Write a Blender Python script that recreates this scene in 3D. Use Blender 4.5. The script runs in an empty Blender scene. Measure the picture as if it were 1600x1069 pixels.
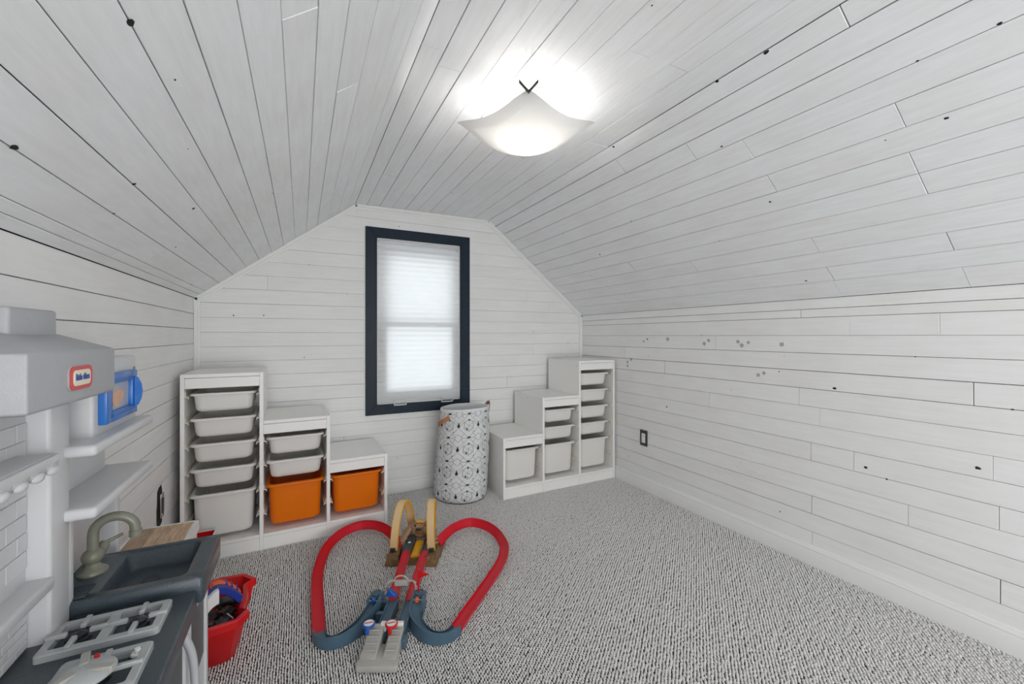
import bpy, bmesh, math, random
import numpy as np
from mathutils import Vector, Matrix
random.seed(7)
SC = bpy.context.scene
COL = SC.collection
PI = math.pi

# ---------------------------------------------------------------- camera, world, lights, exposure
YAW = 0.4684
cam_d = bpy.data.cameras.new('camera')
cam = bpy.data.objects.new('camera', cam_d)
COL.objects.link(cam)
cam.location = (0, 0, 1.131)
cam.rotation_euler = (PI/2, 0, -YAW)
cam_d.sensor_width = 36
cam_d.lens = 652/1600*36
cam_d.shift_y = -9.7/1600
cam_d.clip_start = 0.02
SC.camera = cam

world = bpy.data.worlds.new('sky')
SC.world = world
world.use_nodes = True
bg = world.node_tree.nodes['Background']
bg.inputs[0].default_value = (0.95, 0.972, 1.0, 1)
bg.inputs[1].default_value = 2.05

def area(name, loc, rot, sx, sy, power, color=(1, 1, 1)):
    d = bpy.data.lights.new(name, 'AREA')
    d.shape = 'RECTANGLE'; d.size = sx; d.size_y = sy
    d.energy = power; d.color = color
    o = bpy.data.objects.new(name, d); COL.objects.link(o)
    o.location = loc; o.rotation_euler = rot
    return o
# added fill light, unseen behind the camera, to brighten the room evenly
area('rear_fill_light', (0.62, -2.66, 0.86), (PI/2, 0, 0), 2.0, 1.3, 51, (0.97, 0.985, 1.0))
BULB_POWER = 1.7

vs = SC.view_settings
vs.view_transform = 'Standard'; vs.look = 'None'
vs.exposure = -0.10; vs.gamma = 1.0; vs.use_curve_mapping = False
SC.cycles.max_bounces = 10
SC.cycles.diffuse_bounces = 8
SC.cycles.transmission_bounces = 8
SC.cycles.transparent_max_bounces = 12
SC.cycles.sample_clamp_indirect = 6
SC.cycles.caustics_reflective = False
SC.cycles.caustics_refractive = False

# ---------------------------------------------------------------- materials
def newmat(name):
    m = bpy.data.materials.new(name); m.use_nodes = True
    nt = m.node_tree
    return m, nt, nt.nodes['Principled BSDF']

def mat(name, color, rough=0.5, metal=0.0, noise=0.0, nscale=40, bump=0.0, bscale=200, spec=0.5, coat=0.0, sss=0.0):
    m, nt, b = newmat(name)
    b.inputs['Base Color'].default_value = (*color, 1)
    b.inputs['Roughness'].default_value = rough
    b.inputs['Metallic'].default_value = metal
    b.inputs['Specular IOR Level'].default_value = spec
    if coat: b.inputs['Coat Weight'].default_value = coat
    tc = nt.nodes.new('ShaderNodeTexCoord')
    if noise:
        n = nt.nodes.new('ShaderNodeTexNoise'); n.inputs['Scale'].default_value = nscale
        n.inputs['Detail'].default_value = 4
        nt.links.new(tc.outputs['Object'], n.inputs['Vector'])
        r = nt.nodes.new('ShaderNodeMixRGB'); r.blend_type = 'MIX'
        r.inputs[1].default_value = (*[max(0, c*(1-noise)) for c in color], 1)
        r.inputs[2].default_value = (*[min(1, c*(1+noise)) for c in color], 1)
        nt.links.new(n.outputs['Fac'], r.inputs[0]); nt.links.new(r.outputs[0], b.inputs['Base Color'])
    if bump:
        n2 = nt.nodes.new('ShaderNodeTexNoise'); n2.inputs['Scale'].default_value = bscale
        nt.links.new(tc.outputs['Object'], n2.inputs['Vector'])
        bp = nt.nodes.new('ShaderNodeBump'); bp.inputs['Strength'].default_value = bump
        bp.inputs['Distance'].default_value = 0.002
        nt.links.new(n2.outputs['Fac'], bp.inputs['Height']); nt.links.new(bp.outputs[0], b.inputs['Normal'])
    return m

def plank_mat(name, color, stretch, dark=0.05):
    """painted board: brushed paint, faint grain along the board, few yellowish patches"""
    m, nt, b = newmat(name)
    N, L = nt.nodes.new, nt.links.new
    tc = N('ShaderNodeTexCoord'); oi = N('ShaderNodeObjectInfo')
    mp = N('ShaderNodeMapping'); mp.inputs['Scale'].default_value = stretch
    cmb = N('ShaderNodeCombineXYZ')
    mul = N('ShaderNodeMath'); mul.operation = 'MULTIPLY'; mul.inputs[1].default_value = 37.0
    L(oi.outputs['Random'], mul.inputs[0])
    for i in range(3): L(mul.outputs[0], cmb.inputs[i])
    add = N('ShaderNodeVectorMath'); add.operation = 'ADD'
    L(tc.outputs['Object'], add.inputs[0]); L(cmb.outputs[0], add.inputs[1])
    L(add.outputs[0], mp.inputs['Vector'])
    n1 = N('ShaderNodeTexNoise'); n1.inputs['Scale'].default_value = 60; n1.inputs['Detail'].default_value = 6
    n1.inputs['Roughness'].default_value = 0.65
    L(mp.outputs[0], n1.inputs['Vector'])
    n2 = N('ShaderNodeTexNoise'); n2.inputs['Scale'].default_value = 3.5; n2.inputs['Detail'].default_value = 5
    L(add.outputs[0], n2.inputs['Vector'])
    r1 = N('ShaderNodeValToRGB')
    r1.color_ramp.elements[0].position = 0.3; r1.color_ramp.elements[0].color = (*[c*(1-dark) for c in color], 1)
    r1.color_ramp.elements[1].position = 0.62; r1.color_ramp.elements[1].color = (*color, 1)
    L(n1.outputs['Fac'], r1.inputs[0])
    r2 = N('ShaderNodeValToRGB')
    r2.color_ramp.elements[0].position = 0.42; r2.color_ramp.elements[0].color = (1, 1, 1, 1)
    r2.color_ramp.elements[1].position = 0.8; r2.color_ramp.elements[1].color = (0.95, 0.94, 0.915, 1)
    L(n2.outputs['Fac'], r2.inputs[0])
    mx = N('ShaderNodeMixRGB'); mx.blend_type = 'MULTIPLY'; mx.inputs[0].default_value = 1
    L(r1.outputs[0], mx.inputs[1]); L(r2.outputs[0], mx.inputs[2])
    # per board tint
    hv = N('ShaderNodeMapRange'); hv.inputs['To Min'].default_value = 0.985; hv.inputs['To Max'].default_value = 1.0
    L(oi.outputs['Random'], hv.inputs['Value'])
    mx2 = N('ShaderNodeMixRGB'); mx2.blend_type = 'MULTIPLY'; mx2.inputs[0].default_value = 1
    L(mx.outputs[0], mx2.inputs[1]); L(hv.outputs[0], mx2.inputs[2])
    L(mx2.outputs[0], b.inputs['Base Color'])
    b.inputs['Roughness'].default_value = 0.55
    b.inputs['Specular IOR Level'].default_value = 0.3
    bp = N('ShaderNodeBump'); bp.inputs['Strength'].default_value = 0.35; bp.inputs['Distance'].default_value = 0.0012
    n3 = N('ShaderNodeTexNoise'); n3.inputs['Scale'].default_value = 22; n3.inputs['Detail'].default_value = 3
    L(mp.outputs[0], n3.inputs['Vector'])
    ad = N('ShaderNodeMath'); ad.operation = 'ADD'
    L(n1.outputs['Fac'], ad.inputs[0]); L(n3.outputs['Fac'], ad.inputs[1])
    L(ad.outputs[0], bp.inputs['Height']); L(bp.outputs[0], b.inputs['Normal'])
    return m

M = {}
M['board_y'] = plank_mat('painted_board', (0.85, 0.85, 0.845), (1, 0.08, 1))
M['board_x'] = plank_mat('painted_board_end_wall', (0.83, 0.83, 0.82), (0.08, 1, 1))
M['ceil'] = plank_mat('painted_ceiling_board', (0.85, 0.86, 0.875), (1, 0.1, 1), 0.07)
M['gap'] = mat('dark_gap', (0.015, 0.013, 0.011), 0.9)
M['knot'] = mat('knot_hole', (0.012, 0.009, 0.007), 0.8)
M['trim'] = mat('white_trim_paint', (0.80, 0.80, 0.785), 0.45, noise=0.02, nscale=8, bump=0.1)
M['navy'] = mat('navy_paint', (0.011, 0.020, 0.034), 0.42, spec=0.22, noise=0.25, nscale=14, bump=0.25, bscale=120)
M['sash'] = mat('white_sash', (0.75, 0.76, 0.77), 0.4)
M['frame'] = mat('white_foil_board', (0.86, 0.85, 0.825), 0.38, noise=0.01, nscale=5)
M['bin'] = mat('white_bin_plastic', (0.76, 0.745, 0.71), 0.38, noise=0.02, nscale=6)
M['rail'] = mat('milky_rail_plastic', (0.80, 0.76, 0.68), 0.35)
M['orange'] = mat('orange_bin_plastic', (0.76, 0.165, 0.002), 0.38, spec=0.3, noise=0.04, nscale=5)
M['carpet'] = mat('carpet_yarn', (0.76, 0.745, 0.725), 0.95, noise=0.22, nscale=120, bump=0.6, bscale=900, spec=0.1)
M['backing'] = mat('carpet_backing', (0.05, 0.046, 0.042), 1.0, spec=0.0)
M['ktwhite'] = mat('toy_white_plastic', (0.60, 0.605, 0.615), 0.38, bump=0.12, bscale=500, noise=0.015, nscale=10)
M['ktgrey'] = mat('toy_grey_plastic', (0.40, 0.405, 0.425), 0.42, bump=0.25, bscale=420, noise=0.05, nscale=60)
M['ktbeige'] = mat('toy_faucet_plastic', (0.20, 0.20, 0.155), 0.3)
M['counter'] = mat('toy_counter_granite', (0.044, 0.060, 0.073), 0.27, spec=0.45, noise=0.55, nscale=420, bump=0.2, bscale=500)
M['grate'] = mat('toy_grate_grey', (0.42, 0.44, 0.44), 0.4, noise=0.03)
M['burner'] = mat('toy_burner_black', (0.02, 0.023, 0.03), 0.25)
M['darkgrey'] = mat('dark_grey_plastic', (0.07, 0.075, 0.08), 0.4)
M['blue'] = mat('blue_door_plastic', (0.025, 0.16, 0.52), 0.25)
M['redlogo'] = mat('logo_red', (0.62, 0.06, 0.06), 0.4)
M['cream'] = mat('logo_cream', (0.80, 0.76, 0.60), 0.45)
M['inkblue'] = mat('logo_blue', (0.02, 0.06, 0.32), 0.4)
M['red'] = mat('red_plastic', (0.56, 0.008, 0.010), 0.3)
M['trackred'] = mat('red_track_plastic', (0.60, 0.008, 0.022), 0.3, spec=0.3)
M['steelblue'] = mat('steel_blue_plastic', (0.065, 0.12, 0.17), 0.33, spec=0.4, bump=0.1)
M['deepblue'] = mat('bright_blue_plastic', (0.01, 0.09, 0.42), 0.3)
M['toygrey'] = mat('warm_grey_plastic', (0.40, 0.39, 0.355), 0.4)
M['toydark'] = mat('black_toy_plastic', (0.018, 0.018, 0.02), 0.3)
M['brown'] = mat('brown_rock_plastic', (0.17, 0.095, 0.035), 0.4, noise=0.6, nscale=90, bump=0.8, bscale=160)
M['gorilla'] = mat('bronze_figure_plastic', (0.30, 0.18, 0.10), 0.35, noise=0.5, nscale=120, bump=0.8, bscale=220)
M['lava'] = mat('orange_lava_plastic', (0.90, 0.38, 0.015), 0.35, noise=0.35, nscale=70, bump=0.8, bscale=120)
M['orangetoy'] = mat('orange_toy_plastic', (0.75, 0.12, 0.03), 0.35)
M['royal'] = mat('royal_blue_plastic', (0.010, 0.035, 0.27), 0.3)
M['plate'] = mat('gunmetal_plate', (0.06, 0.06, 0.062), 0.4, metal=0.4)
M['outlet'] = mat('outlet_white', (0.78, 0.78, 0.77), 0.35)
M['leather'] = mat('tan_leather', (0.42, 0.16, 0.055), 0.55, noise=0.2, nscale=60)
M['leather2'] = mat('grey_brown_leather', (0.26, 0.165, 0.13), 0.6, noise=0.2, nscale=60)
M['fabric'] = mat('white_canvas', (0.74, 0.745, 0.75), 0.85, bump=0.4, bscale=600, noise=0.02)
M['print'] = mat('black_print', (0.02, 0.02, 0.022), 0.7)
M['printgrey'] = mat('grey_print', (0.10, 0.10, 0.105), 0.7)
M['bronze'] = mat('dark_bronze_metal', (0.035, 0.032, 0.03), 0.35, metal=0.6)
M['mark'] = mat('adhesive_residue', (0.40, 0.40, 0.40), 0.6, noise=0.2, nscale=150)
M['peach'] = mat('food_print_peach', (0.72, 0.42, 0.26), 0.5, noise=0.15, nscale=40)
M['darkpane'] = mat('toy_oven_window', (0.42, 0.43, 0.45), 0.15)
M['chrome'] = mat('chrome', (0.6, 0.6, 0.6), 0.2, metal=1.0)
M['mesh'] = mat('black_rubber', (0.02, 0.02, 0.02), 0.7)
M['strip'] = mat('button_strip_print', (0.22, 0.21, 0.19), 0.5)

def wood_mat():
    m, nt, b = newmat('butcher_block_print')
    N, L = nt.nodes.new, nt.links.new
    tc = N('ShaderNodeTexCoord'); oi = N('ShaderNodeObjectInfo')
    mp = N('ShaderNodeMapping'); mp.inputs['Scale'].default_value = (60, 6, 60)
    L(tc.outputs['Object'], mp.inputs['Vector'])
    n = N('ShaderNodeTexNoise'); n.inputs['Scale'].default_value = 3; n.inputs['Detail'].default_value = 6
    L(mp.outputs[0], n.inputs['Vector'])
    r = N('ShaderNodeValToRGB')
    r.color_ramp.elements[0].position = 0.3; r.color_ramp.elements[0].color = (0.36, 0.22, 0.13, 1)
    r.color_ramp.elements[1].position = 0.7; r.color_ramp.elements[1].color = (0.66, 0.48, 0.32, 1)
    L(n.outputs['Fac'], r.inputs[0])
    hv = N('ShaderNodeMapRange'); hv.inputs['To Min'].default_value = 0.72; hv.inputs['To Max'].default_value = 1.15
    L(oi.outputs['Random'], hv.inputs['Value'])
    mx = N('ShaderNodeMixRGB'); mx.blend_type = 'MULTIPLY'; mx.inputs[0].default_value = 1
    L(r.outputs[0], mx.inputs[1]); L(hv.outputs[0], mx.inputs[2]); L(mx.outputs[0], b.inputs['Base Color'])
    b.inputs['Roughness'].default_value = 0.45
    return m
M['wood'] = wood_mat()

def trans_mat(name, color, tcol, mix, rough=0.5, dots=False):
    """diffusing sheet: part diffuse, part translucent"""
    m = bpy.data.materials.new(name); m.use_nodes = True
    nt = m.node_tree; nt.nodes.clear()
    N, L = nt.nodes.new, nt.links.new
    out = N('ShaderNodeOutputMaterial'); d = N('ShaderNodeBsdfDiffuse'); t = N('ShaderNodeBsdfTranslucent')
    d.inputs[0].default_value = (*color, 1); t.inputs[0].default_value = (*tcol, 1)
    mx = N('ShaderNodeMixShader'); mx.inputs[0].default_value = mix
    L(d.outputs[0], mx.inputs[1]); L(t.outputs[0], mx.inputs[2])
    g = N('ShaderNodeBsdfGlossy'); g.inputs['Roughness'].default_value = 0.25
    m2 = N('ShaderNodeMixShader'); m2.inputs[0].default_value = 0.03 if rough > 0.3 else 0.06
    L(mx.outputs[0], m2.inputs[1]); L(g.outputs[0], m2.inputs[2])
    L(m2.outputs[0], out.inputs[0])
    if dots:
        tc = N('ShaderNodeTexCoord'); v = N('ShaderNodeTexVoronoi'); v.inputs['Scale'].default_value = 260
        v.inputs['Randomness'].default_value = 0.0
        L(tc.outputs['Object'], v.inputs['Vector'])
        r = N('ShaderNodeValToRGB')
        r.color_ramp.elements[0].position = 0.25; r.color_ramp.elements[0].color = (*[c*0.86 for c in tcol], 1)
        r.color_ramp.elements[1].position = 0.5; r.color_ramp.elements[1].color = (*tcol, 1)
        L(v.outputs['Distance'], r.inputs[0]); L(r.outputs[0], t.inputs[0])
    return m
M['blind'] = trans_mat('blind_fabric', (0.86, 0.86, 0.86), (0.92, 0.93, 0.94), 0.55)
M['shade'] = trans_mat('frosted_glass', (0.88, 0.88, 0.86), (0.50, 0.49, 0.47), 0.42, 0.2, True)
M['shadeedge'] = trans_mat('clear_glass_band', (0.86, 0.86, 0.85), (0.48, 0.47, 0.46), 0.32, 0.2)
M['amber'] = trans_mat('yellow_track_plastic', (0.86, 0.66, 0.36), (0.8, 0.5, 0.2), 0.3, 0.2)
M['amberlip'] = trans_mat('yellow_track_edge', (0.90, 0.46, 0.015), (0.8, 0.4, 0.02), 0.2, 0.2)

def glass_mat():
    m = bpy.data.materials.new('window_glass'); m.use_nodes = True
    nt = m.node_tree; nt.nodes.clear()
    N, L = nt.nodes.new, nt.links.new
    out = N('ShaderNodeOutputMaterial'); t = N('ShaderNodeBsdfTransparent'); g = N('ShaderNodeBsdfGlossy')
    t.inputs[0].default_value = (0.94, 0.96, 0.96, 1); g.inputs['Roughness'].default_value = 0.02
    mx = N('ShaderNodeMixShader'); mx.inputs[0].default_value = 0.06
    L(t.outputs[0], mx.inputs[1]); L(g.outputs[0], mx.inputs[2]); L(mx.outputs[0], out.inputs[0])
    return m
M['glass'] = glass_mat()
def emit(name, color, s):
    m = bpy.data.materials.new(name); m.use_nodes = True
    nt = m.node_tree; nt.nodes.clear()
    e = nt.nodes.new('ShaderNodeEmission'); o = nt.nodes.new('ShaderNodeOutputMaterial')
    e.inputs[0].default_value = (*color, 1); e.inputs[1].default_value = s
    nt.links.new(e.outputs[0], o.inputs[0]); return m
M['bulb'] = emit('bulb_glow', (1, 0.95, 0.88), 6)

# ---------------------------------------------------------------- helpers
def props(o, label=None, cat=None, group=None, kind=None):
    if label: o['label'] = label
    if cat: o['category'] = cat
    if group: o['group'] = group
    if kind: o['kind'] = kind
    return o

def thing(name, loc, label, cat, rz=0.0, group=None):
    o = bpy.data.objects.new(name, None); COL.objects.link(o)
    o.empty_display_size = 0.05
    o.location = loc; o.rotation_euler = (0, 0, rz)
    o['_w'] = 1
    del o['_w']
    return props(o, label, cat, group)

def rootmat(o):
    m = Matrix.Identity(4)
    chain = []
    while o is not None:
        chain.append(Matrix.Translation(o.location) @ o.rotation_euler.to_matrix().to_4x4()); o = o.parent
    for c in reversed(chain): m = m @ c
    return m

class MB:
    def __init__(s): s.v = []; s.f = []; s.mi = []; s.cur = 0
    def add(s, verts, faces):
        n = len(s.v); s.v += [tuple(v) for v in verts]
        s.f += [tuple(i+n for i in f) for f in faces]; s.mi += [s.cur]*len(faces)
        return s
    def box(s, x0, x1, y0, y1, z0, z1, m=None):
        v = [(x, y, z) for z in (z0, z1) for (x, y) in ((x0, y0), (x1, y0), (x1, y1), (x0, y1))]
        if m is not None: v = [m @ Vector(p) for p in v]
        return s.add(v, [(3, 2, 1, 0), (4, 5, 6, 7), (0, 1, 5, 4), (1, 2, 6, 5), (2, 3, 7, 6), (3, 0, 4, 7)])
    def loft(s, rings, cap0=True, cap1=True, closed=True):
        n = len(rings[0]); base = len(s.v)
        vs_ = [p for r in rings for p in r]; fs = []
        for i in range(len(rings)-1):
            for j in range(n if closed else n-1):
                a = i*n+j; b = i*n+(j+1) % n
                fs.append((a, b, b+n, a+n))
        if cap0: fs.append(tuple(reversed(range(n))))
        if cap1: fs.append(tuple(range((len(rings)-1)*n, len(rings)*n)))
        return s.add(vs_, fs)
    def cyl(s, c, r, z0, z1, n=20, r1=None, axis='z', m=None):
        r1 = r if r1 is None else r1
        def ring(rr, z):
            out = []
            for k in range(n):
                a = 2*PI*k/n; x, y = rr*math.cos(a), rr*math.sin(a)
                p = {'z': (c[0]+x, c[1]+y, z), 'x': (z, c[0]+x, c[1]+y), 'y': (c[0]-x, z, c[1]+y)}[axis]
                out.append(Vector(p) if m is None else m @ Vector(p))
            return out
        return s.loft([ring(r, z0), ring(r1, z1)])
    def lathe(s, c, prof, n=24, cap0=True, cap1=True):
        return s.loft([[(c[0]+r*math.cos(2*PI*k/n), c[1]+r*math.sin(2*PI*k/n), c[2]+z) for k in range(n)] for r, z in prof], cap0, cap1)
    def tube(s, pts, r, n=10, closed=False, caps=True):
        pts = [Vector(p) for p in pts]; rs = r if isinstance(r, (list, tuple)) else [r]*len(pts)
        rings = []; up = None
        for i, p in enumerate(pts):
            t = (pts[min(i+1, len(pts)-1)] - pts[max(i-1, 0)]).normalized()
            if up is None:
                up = Vector((0, 0, 1)) if abs(t.z) < 0.9 else Vector((1, 0, 0))
            side = t.cross(up).normalized(); up = side.cross(t).normalized()
            rings.append([p + (side*math.cos(2*PI*k/n) + up*math.sin(2*PI*k/n))*rs[i] for k in range(n)])
        return s.loft(rings, caps, caps)
    def sphere(s, c, r, n=16, m=8):
        rx, ry, rz = r if isinstance(r, (list, tuple)) else (r, r, r)
        rings = []
        for i in range(1, m):
            a = -PI/2 + PI*i/m
            rings.append([(c[0]+rx*math.cos(a)*math.cos(2*PI*k/n), c[1]+ry*math.cos(a)*math.sin(2*PI*k/n), c[2]+rz*math.sin(a)) for k in range(n)])
        return s.loft(rings)
    def prism(s, poly, z0, z1, plane='xy', m=None):
        def P(a, b, z):
            p = {'xy': (a, b, z), 'yz': (z, a, b), 'xz': (a, z, b)}[plane]
            return Vector(p) if m is None else m @ Vector(p)
        return s.loft([[P(a, b, z0) for a, b in poly], [P(a, b, z1) for a, b in poly]])
    def build(s, name, mt, parent=None, world=False, bevel=0, seg=2, smooth=40, kind=None, label=None):
        me = bpy.data.meshes.new(name)
        vv = s.v
        if world and parent is not None:
            inv = rootmat(parent).inverted(); vv = [inv @ Vector(p) for p in s.v]
        me.from_pydata([tuple(p) for p in vv], [], s.f)
        mats = mt if isinstance(mt, (list, tuple)) else [mt]
        for k in mats: me.materials.append(M[k] if isinstance(k, str) else k)
        if len(mats) > 1: me.polygons.foreach_set('material_index', s.mi)
        bm = bmesh.new(); bm.from_mesh(me)
        bmesh.ops.recalc_face_normals(bm, faces=bm.faces)
        if bevel:
            es = [e for e in bm.edges if len(e.link_faces) == 2 and e.calc_face_angle(0) > math.radians(35)]
            bmesh.ops.bevel(bm, geom=es, offset=bevel, segments=seg, affect='EDGES', clamp_overlap=True, profile=0.5)
        if smooth:
            for f in bm.faces: f.smooth = True
            lim = math.radians(smooth)
            for e in bm.edges:
                if len(e.link_faces) == 2 and e.calc_face_angle(0) > lim: e.smooth = False
        bm.to_mesh(me); bm.free()
        o = bpy.data.objects.new(name, me); COL.objects.link(o)
        if parent is not None: o.parent = parent
        if kind: o['kind'] = kind
        if label: o['label'] = label
        return o

def rrect(cx, cy, hx, hy, r, z, n=4):
    r = min(r, hx*0.999, hy*0.999); out = []
    for (sx, sy, a0) in ((1, 1, 0), (-1, 1, PI/2), (-1, -1, PI), (1, -1, 3*PI/2)):
        for k in range(n+1):
            a = a0 + PI/2*k/n
            out.append((cx+sx*(hx-r)+r*math.cos(a), cy+sy*(hy-r)+r*math.sin(a), z))
    return out
def smoothpath(pts, n=6):
    P = [Vector(p) for p in pts]; out = []
    for i in range(len(P)-1):
        p0, p1, p2, p3 = P[max(i-1, 0)], P[i], P[i+1], P[min(i+2, len(P)-1)]
        for k in range(n):
            t = k/n
            out.append(0.5*((2*p1)+(p2-p0)*t+(2*p0-5*p1+4*p2-p3)*t*t+(3*p1-p0-3*p2+p3)*t**3))
    out.append(P[-1]); return out

# ---------------------------------------------------------------- room shell
XL, XR, YB, YF = -0.565, 2.246, 3.055, -2.70
PROF = [(XL, 0), (XL, 1.357), (0.335, 2.04), (1.335, 2.05), (XR, 1.313), (XR, 0)]
T = 0.012

def clip(poly, a, b, c):
    """keep a*u+b*v<=c"""
    out = []
    for i in range(len(poly)):
        p, q = poly[i], poly[(i+1) % len(poly)]
        dp, dq = a*p[0]+b*p[1]-c, a*q[0]+b*q[1]-c
        if dp <= 0: out.append(p)
        if dp*dq < 0:
            t = dp/(dp-dq); out.append((p[0]+t*(q[0]-p[0]), p[1]+t*(q[1]-p[1])))
    return out
def area2(poly):
    return 0.5*sum(poly[i][0]*poly[(i+1) % len(poly)][1]-poly[(i+1) % len(poly)][0]*poly[i][1] for i in range(len(poly)))
def inset(poly, d):
    n = len(poly); out = []
    if area2(poly) < 0: poly = poly[::-1]
    ds = d if isinstance(d, (list, tuple)) else [d]*n
    for i in range(n):
        p0, p1, p2 = Vector(poly[i-1]), Vector(poly[i]), Vector(poly[(i+1) % n])
        e1 = (p1-p0).normalized(); e2 = (p2-p1).normalized()
        n1 = Vector((-e1.y, e1.x)); n2 = Vector((-e2.y, e2.x))
        a = p1 + n1*ds[i-1]; b = p1 + n2*ds[i]
        den = e1.x*e2.y-e1.y*e2.x
        if abs(den) < 1e-6: out.append(tuple(a)); continue
        w = b-a; t = (w.x*e2.y-w.y*e2.x)/den
        out.append(tuple(a+e1*t))
    return out

PLANKS = 0
def plank(parent, poly, O, U, V, N, mt, knots=(), gap=None, name='plank'):
    global PLANKS
    PLANKS += 1
    if area2(poly) < 0: poly = poly[::-1]
    # clean duplicates
    pp = []
    for p in poly:
        if not pp or (abs(p[0]-pp[-1][0])+abs(p[1]-pp[-1][1])) > 1e-5: pp.append(p)
    if abs(pp[0][0]-pp[-1][0])+abs(pp[0][1]-pp[-1][1]) < 1e-5: pp.pop()
    if len(pp) < 3 or abs(area2(pp)) < 4e-4: return
    g = gap if gap is not None else random.choice([0.0003, 0.0004, 0.0006, 0.0009, 0.0012])
    outer = inset(pp, g); top = inset(outer, 0.0011)
    off = random.uniform(-0.0012, 0.0008)
    tilt = random.uniform(-0.0007, 0.0007)
    cu = sum(p[0] for p in pp)/len(pp)
    def W(p, h): return O + U*p[0] + V*p[1] + N*(h+off+tilt*(1 if p[0] > cu else -1))
    n = len(outer)
    b = MB()
    b.loft([[W(p, -T+0.003) for p in outer], [W(p, -0.0012) for p in outer], [W(p, 0) for p in top]], cap0=False)
    hk = [k for k in knots if clipin(pp, k)]
    if hk:
        b.cur = 1
        for k in hk:
            r = (k[2] if len(k) > 2 else 0.0045)*0.62
            ring = []
            for j in range(9):
                a = 2*PI*j/9
                rr = r*random.uniform(0.75, 1.15)
                ring.append(W((k[0]+rr*0.85*math.cos(a), k[1]+rr*1.25*math.sin(a)), 0.0005))
            b.add(ring+[W((k[0], k[1]), 0.0006)], [(j, (j+1) % 9, 9) for j in range(9)])
    b.build(name, [mt, 'knot'] if hk else mt, parent, smooth=0)
def clipin(poly, k):
    us = [p[0] for p in poly]; vs2 = [p[1] for p in poly]
    return min(us) < k[0] <= max(us) and min(vs2) < k[1] <= max(vs2)

def rows_surface(parent, bounds, v0, v1, O, U, V, N, mt, joints=(), knots=(), extra=()):
    for i in range(len(bounds)-1):
        a, b = bounds[i], bounds[i+1]
        js = sorted([j[1] for j in joints if a < j[0] <= b])
        cuts = [v0]+js+[v1]
        g = random.choice([0.0005, 0.0008, 0.0010, 0.0013, 0.0016])
        for k in range(len(cuts)-1):
            poly = [(a, cuts[k]), (b, cuts[k]), (b, cuts[k+1]), (a, cuts[k+1])]
            plank(parent, poly, O, U, V, N, mt, knots, g)

def slab(name, segs, kind='structure'):
    """dark backing behind the boards: extruded boxes behind each profile segment"""
    b = MB()
    for (p, q) in segs:
        p = Vector(p); q = Vector(q); d = (q-p).normalized(); n = Vector((-d.y, d.x))   # outward = left of travel
        a, c = p+n*T-d*0.05, q+n*T+d*0.05
        a2, c2 = a+n*0.06, c+n*0.06
        b.loft([[(a.x, y, a.y), (c.x, y, c.y), (c2.x, y, c2.y), (a2.x, y, a2.y)] for y in (YF-0.05, YB+0.08)])
    return b.build(name, 'gap', None, smooth=0, kind=kind)

wall_left = slab('wall_left', [(PROF[0], PROF[1])])
ceiling = slab('ceiling', [(PROF[1], PROF[2]), (PROF[2], PROF[3]), (PROF[3], PROF[4])])
wall_right = slab('wall_right', [(PROF[4], PROF[5])])
Yv = Vector((0, 1, 0))
def segframe(k):
    a = Vector((PROF[k][0], 0, PROF[k][1])); q = Vector((PROF[k+1][0], 0, PROF[k+1][1]))
    U = (q-a).normalized(); Nn = Vector((U.z, 0, -U.x))   # inward
    return a, U, Nn, (q-a).length

# back wall slab with window opening
WX0, WX1, WZ0, WZ1 = 0.44, 1.13, 0.619, 1.865
b = MB()
y0, y1 = YB+T, YB+0.09
b.box(XL-.07, WX0, y0, y1, -.02, 2.2); b.box(WX1, XR+.07, y0, y1, -.02, 2.2)
b.box(WX0, WX1, y0, y1, -.02, WZ0); b.box(WX0, WX1, y0, y1, WZ1, 2.2)
wall_back = b.build('wall_back', 'gap', smooth=0, kind='structure')
# wall behind the camera, with an opening added for the fill light
b = MB()
b.box(XL-.07, -0.45, YF-0.08, YF, -.02, 2.2); b.box(1.68, XR+.07, YF-0.08, YF, -.02, 2.2)
b.box(-0.45, 1.68, YF-0.08, YF, 1.56, 2.2); b.box(-0.45, 1.68, YF-0.08, YF, -.02, 0.16)
wall_front = b.build('wall_front', 'trim', smooth=0, kind='structure')
b = MB(); b.box(XL-.05, XR+.05, YF-.08, YB+.08, -0.06, 0.0)
floor = b.build('floor', 'backing', smooth=0, kind='structure')

# boards: left wall
O, U, Nn, Ln = segframe(0)
bz = sorted([1.357]+[1.262-.089*k for k in range(0, 15) if 1.262-.089*k > 0.02])+[]
rows_surface(wall_left, [0.0]+bz, YF, YB, O, U, Yv, Nn, 'board_y',
    joints=[(1.037, 2.289), (0.85, 1.55), (0.93, 2.70), (0.68, 2.05), (0.50, 2.55), (0.40, 1.85), (0.31, 2.65), (0.22, 1.95)],
    knots=[(0.62, 2.30, .0035), (0.55, 2.6, .003), (1.20, 2.35, .003), (0.78, 2.75, .003)])
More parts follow.
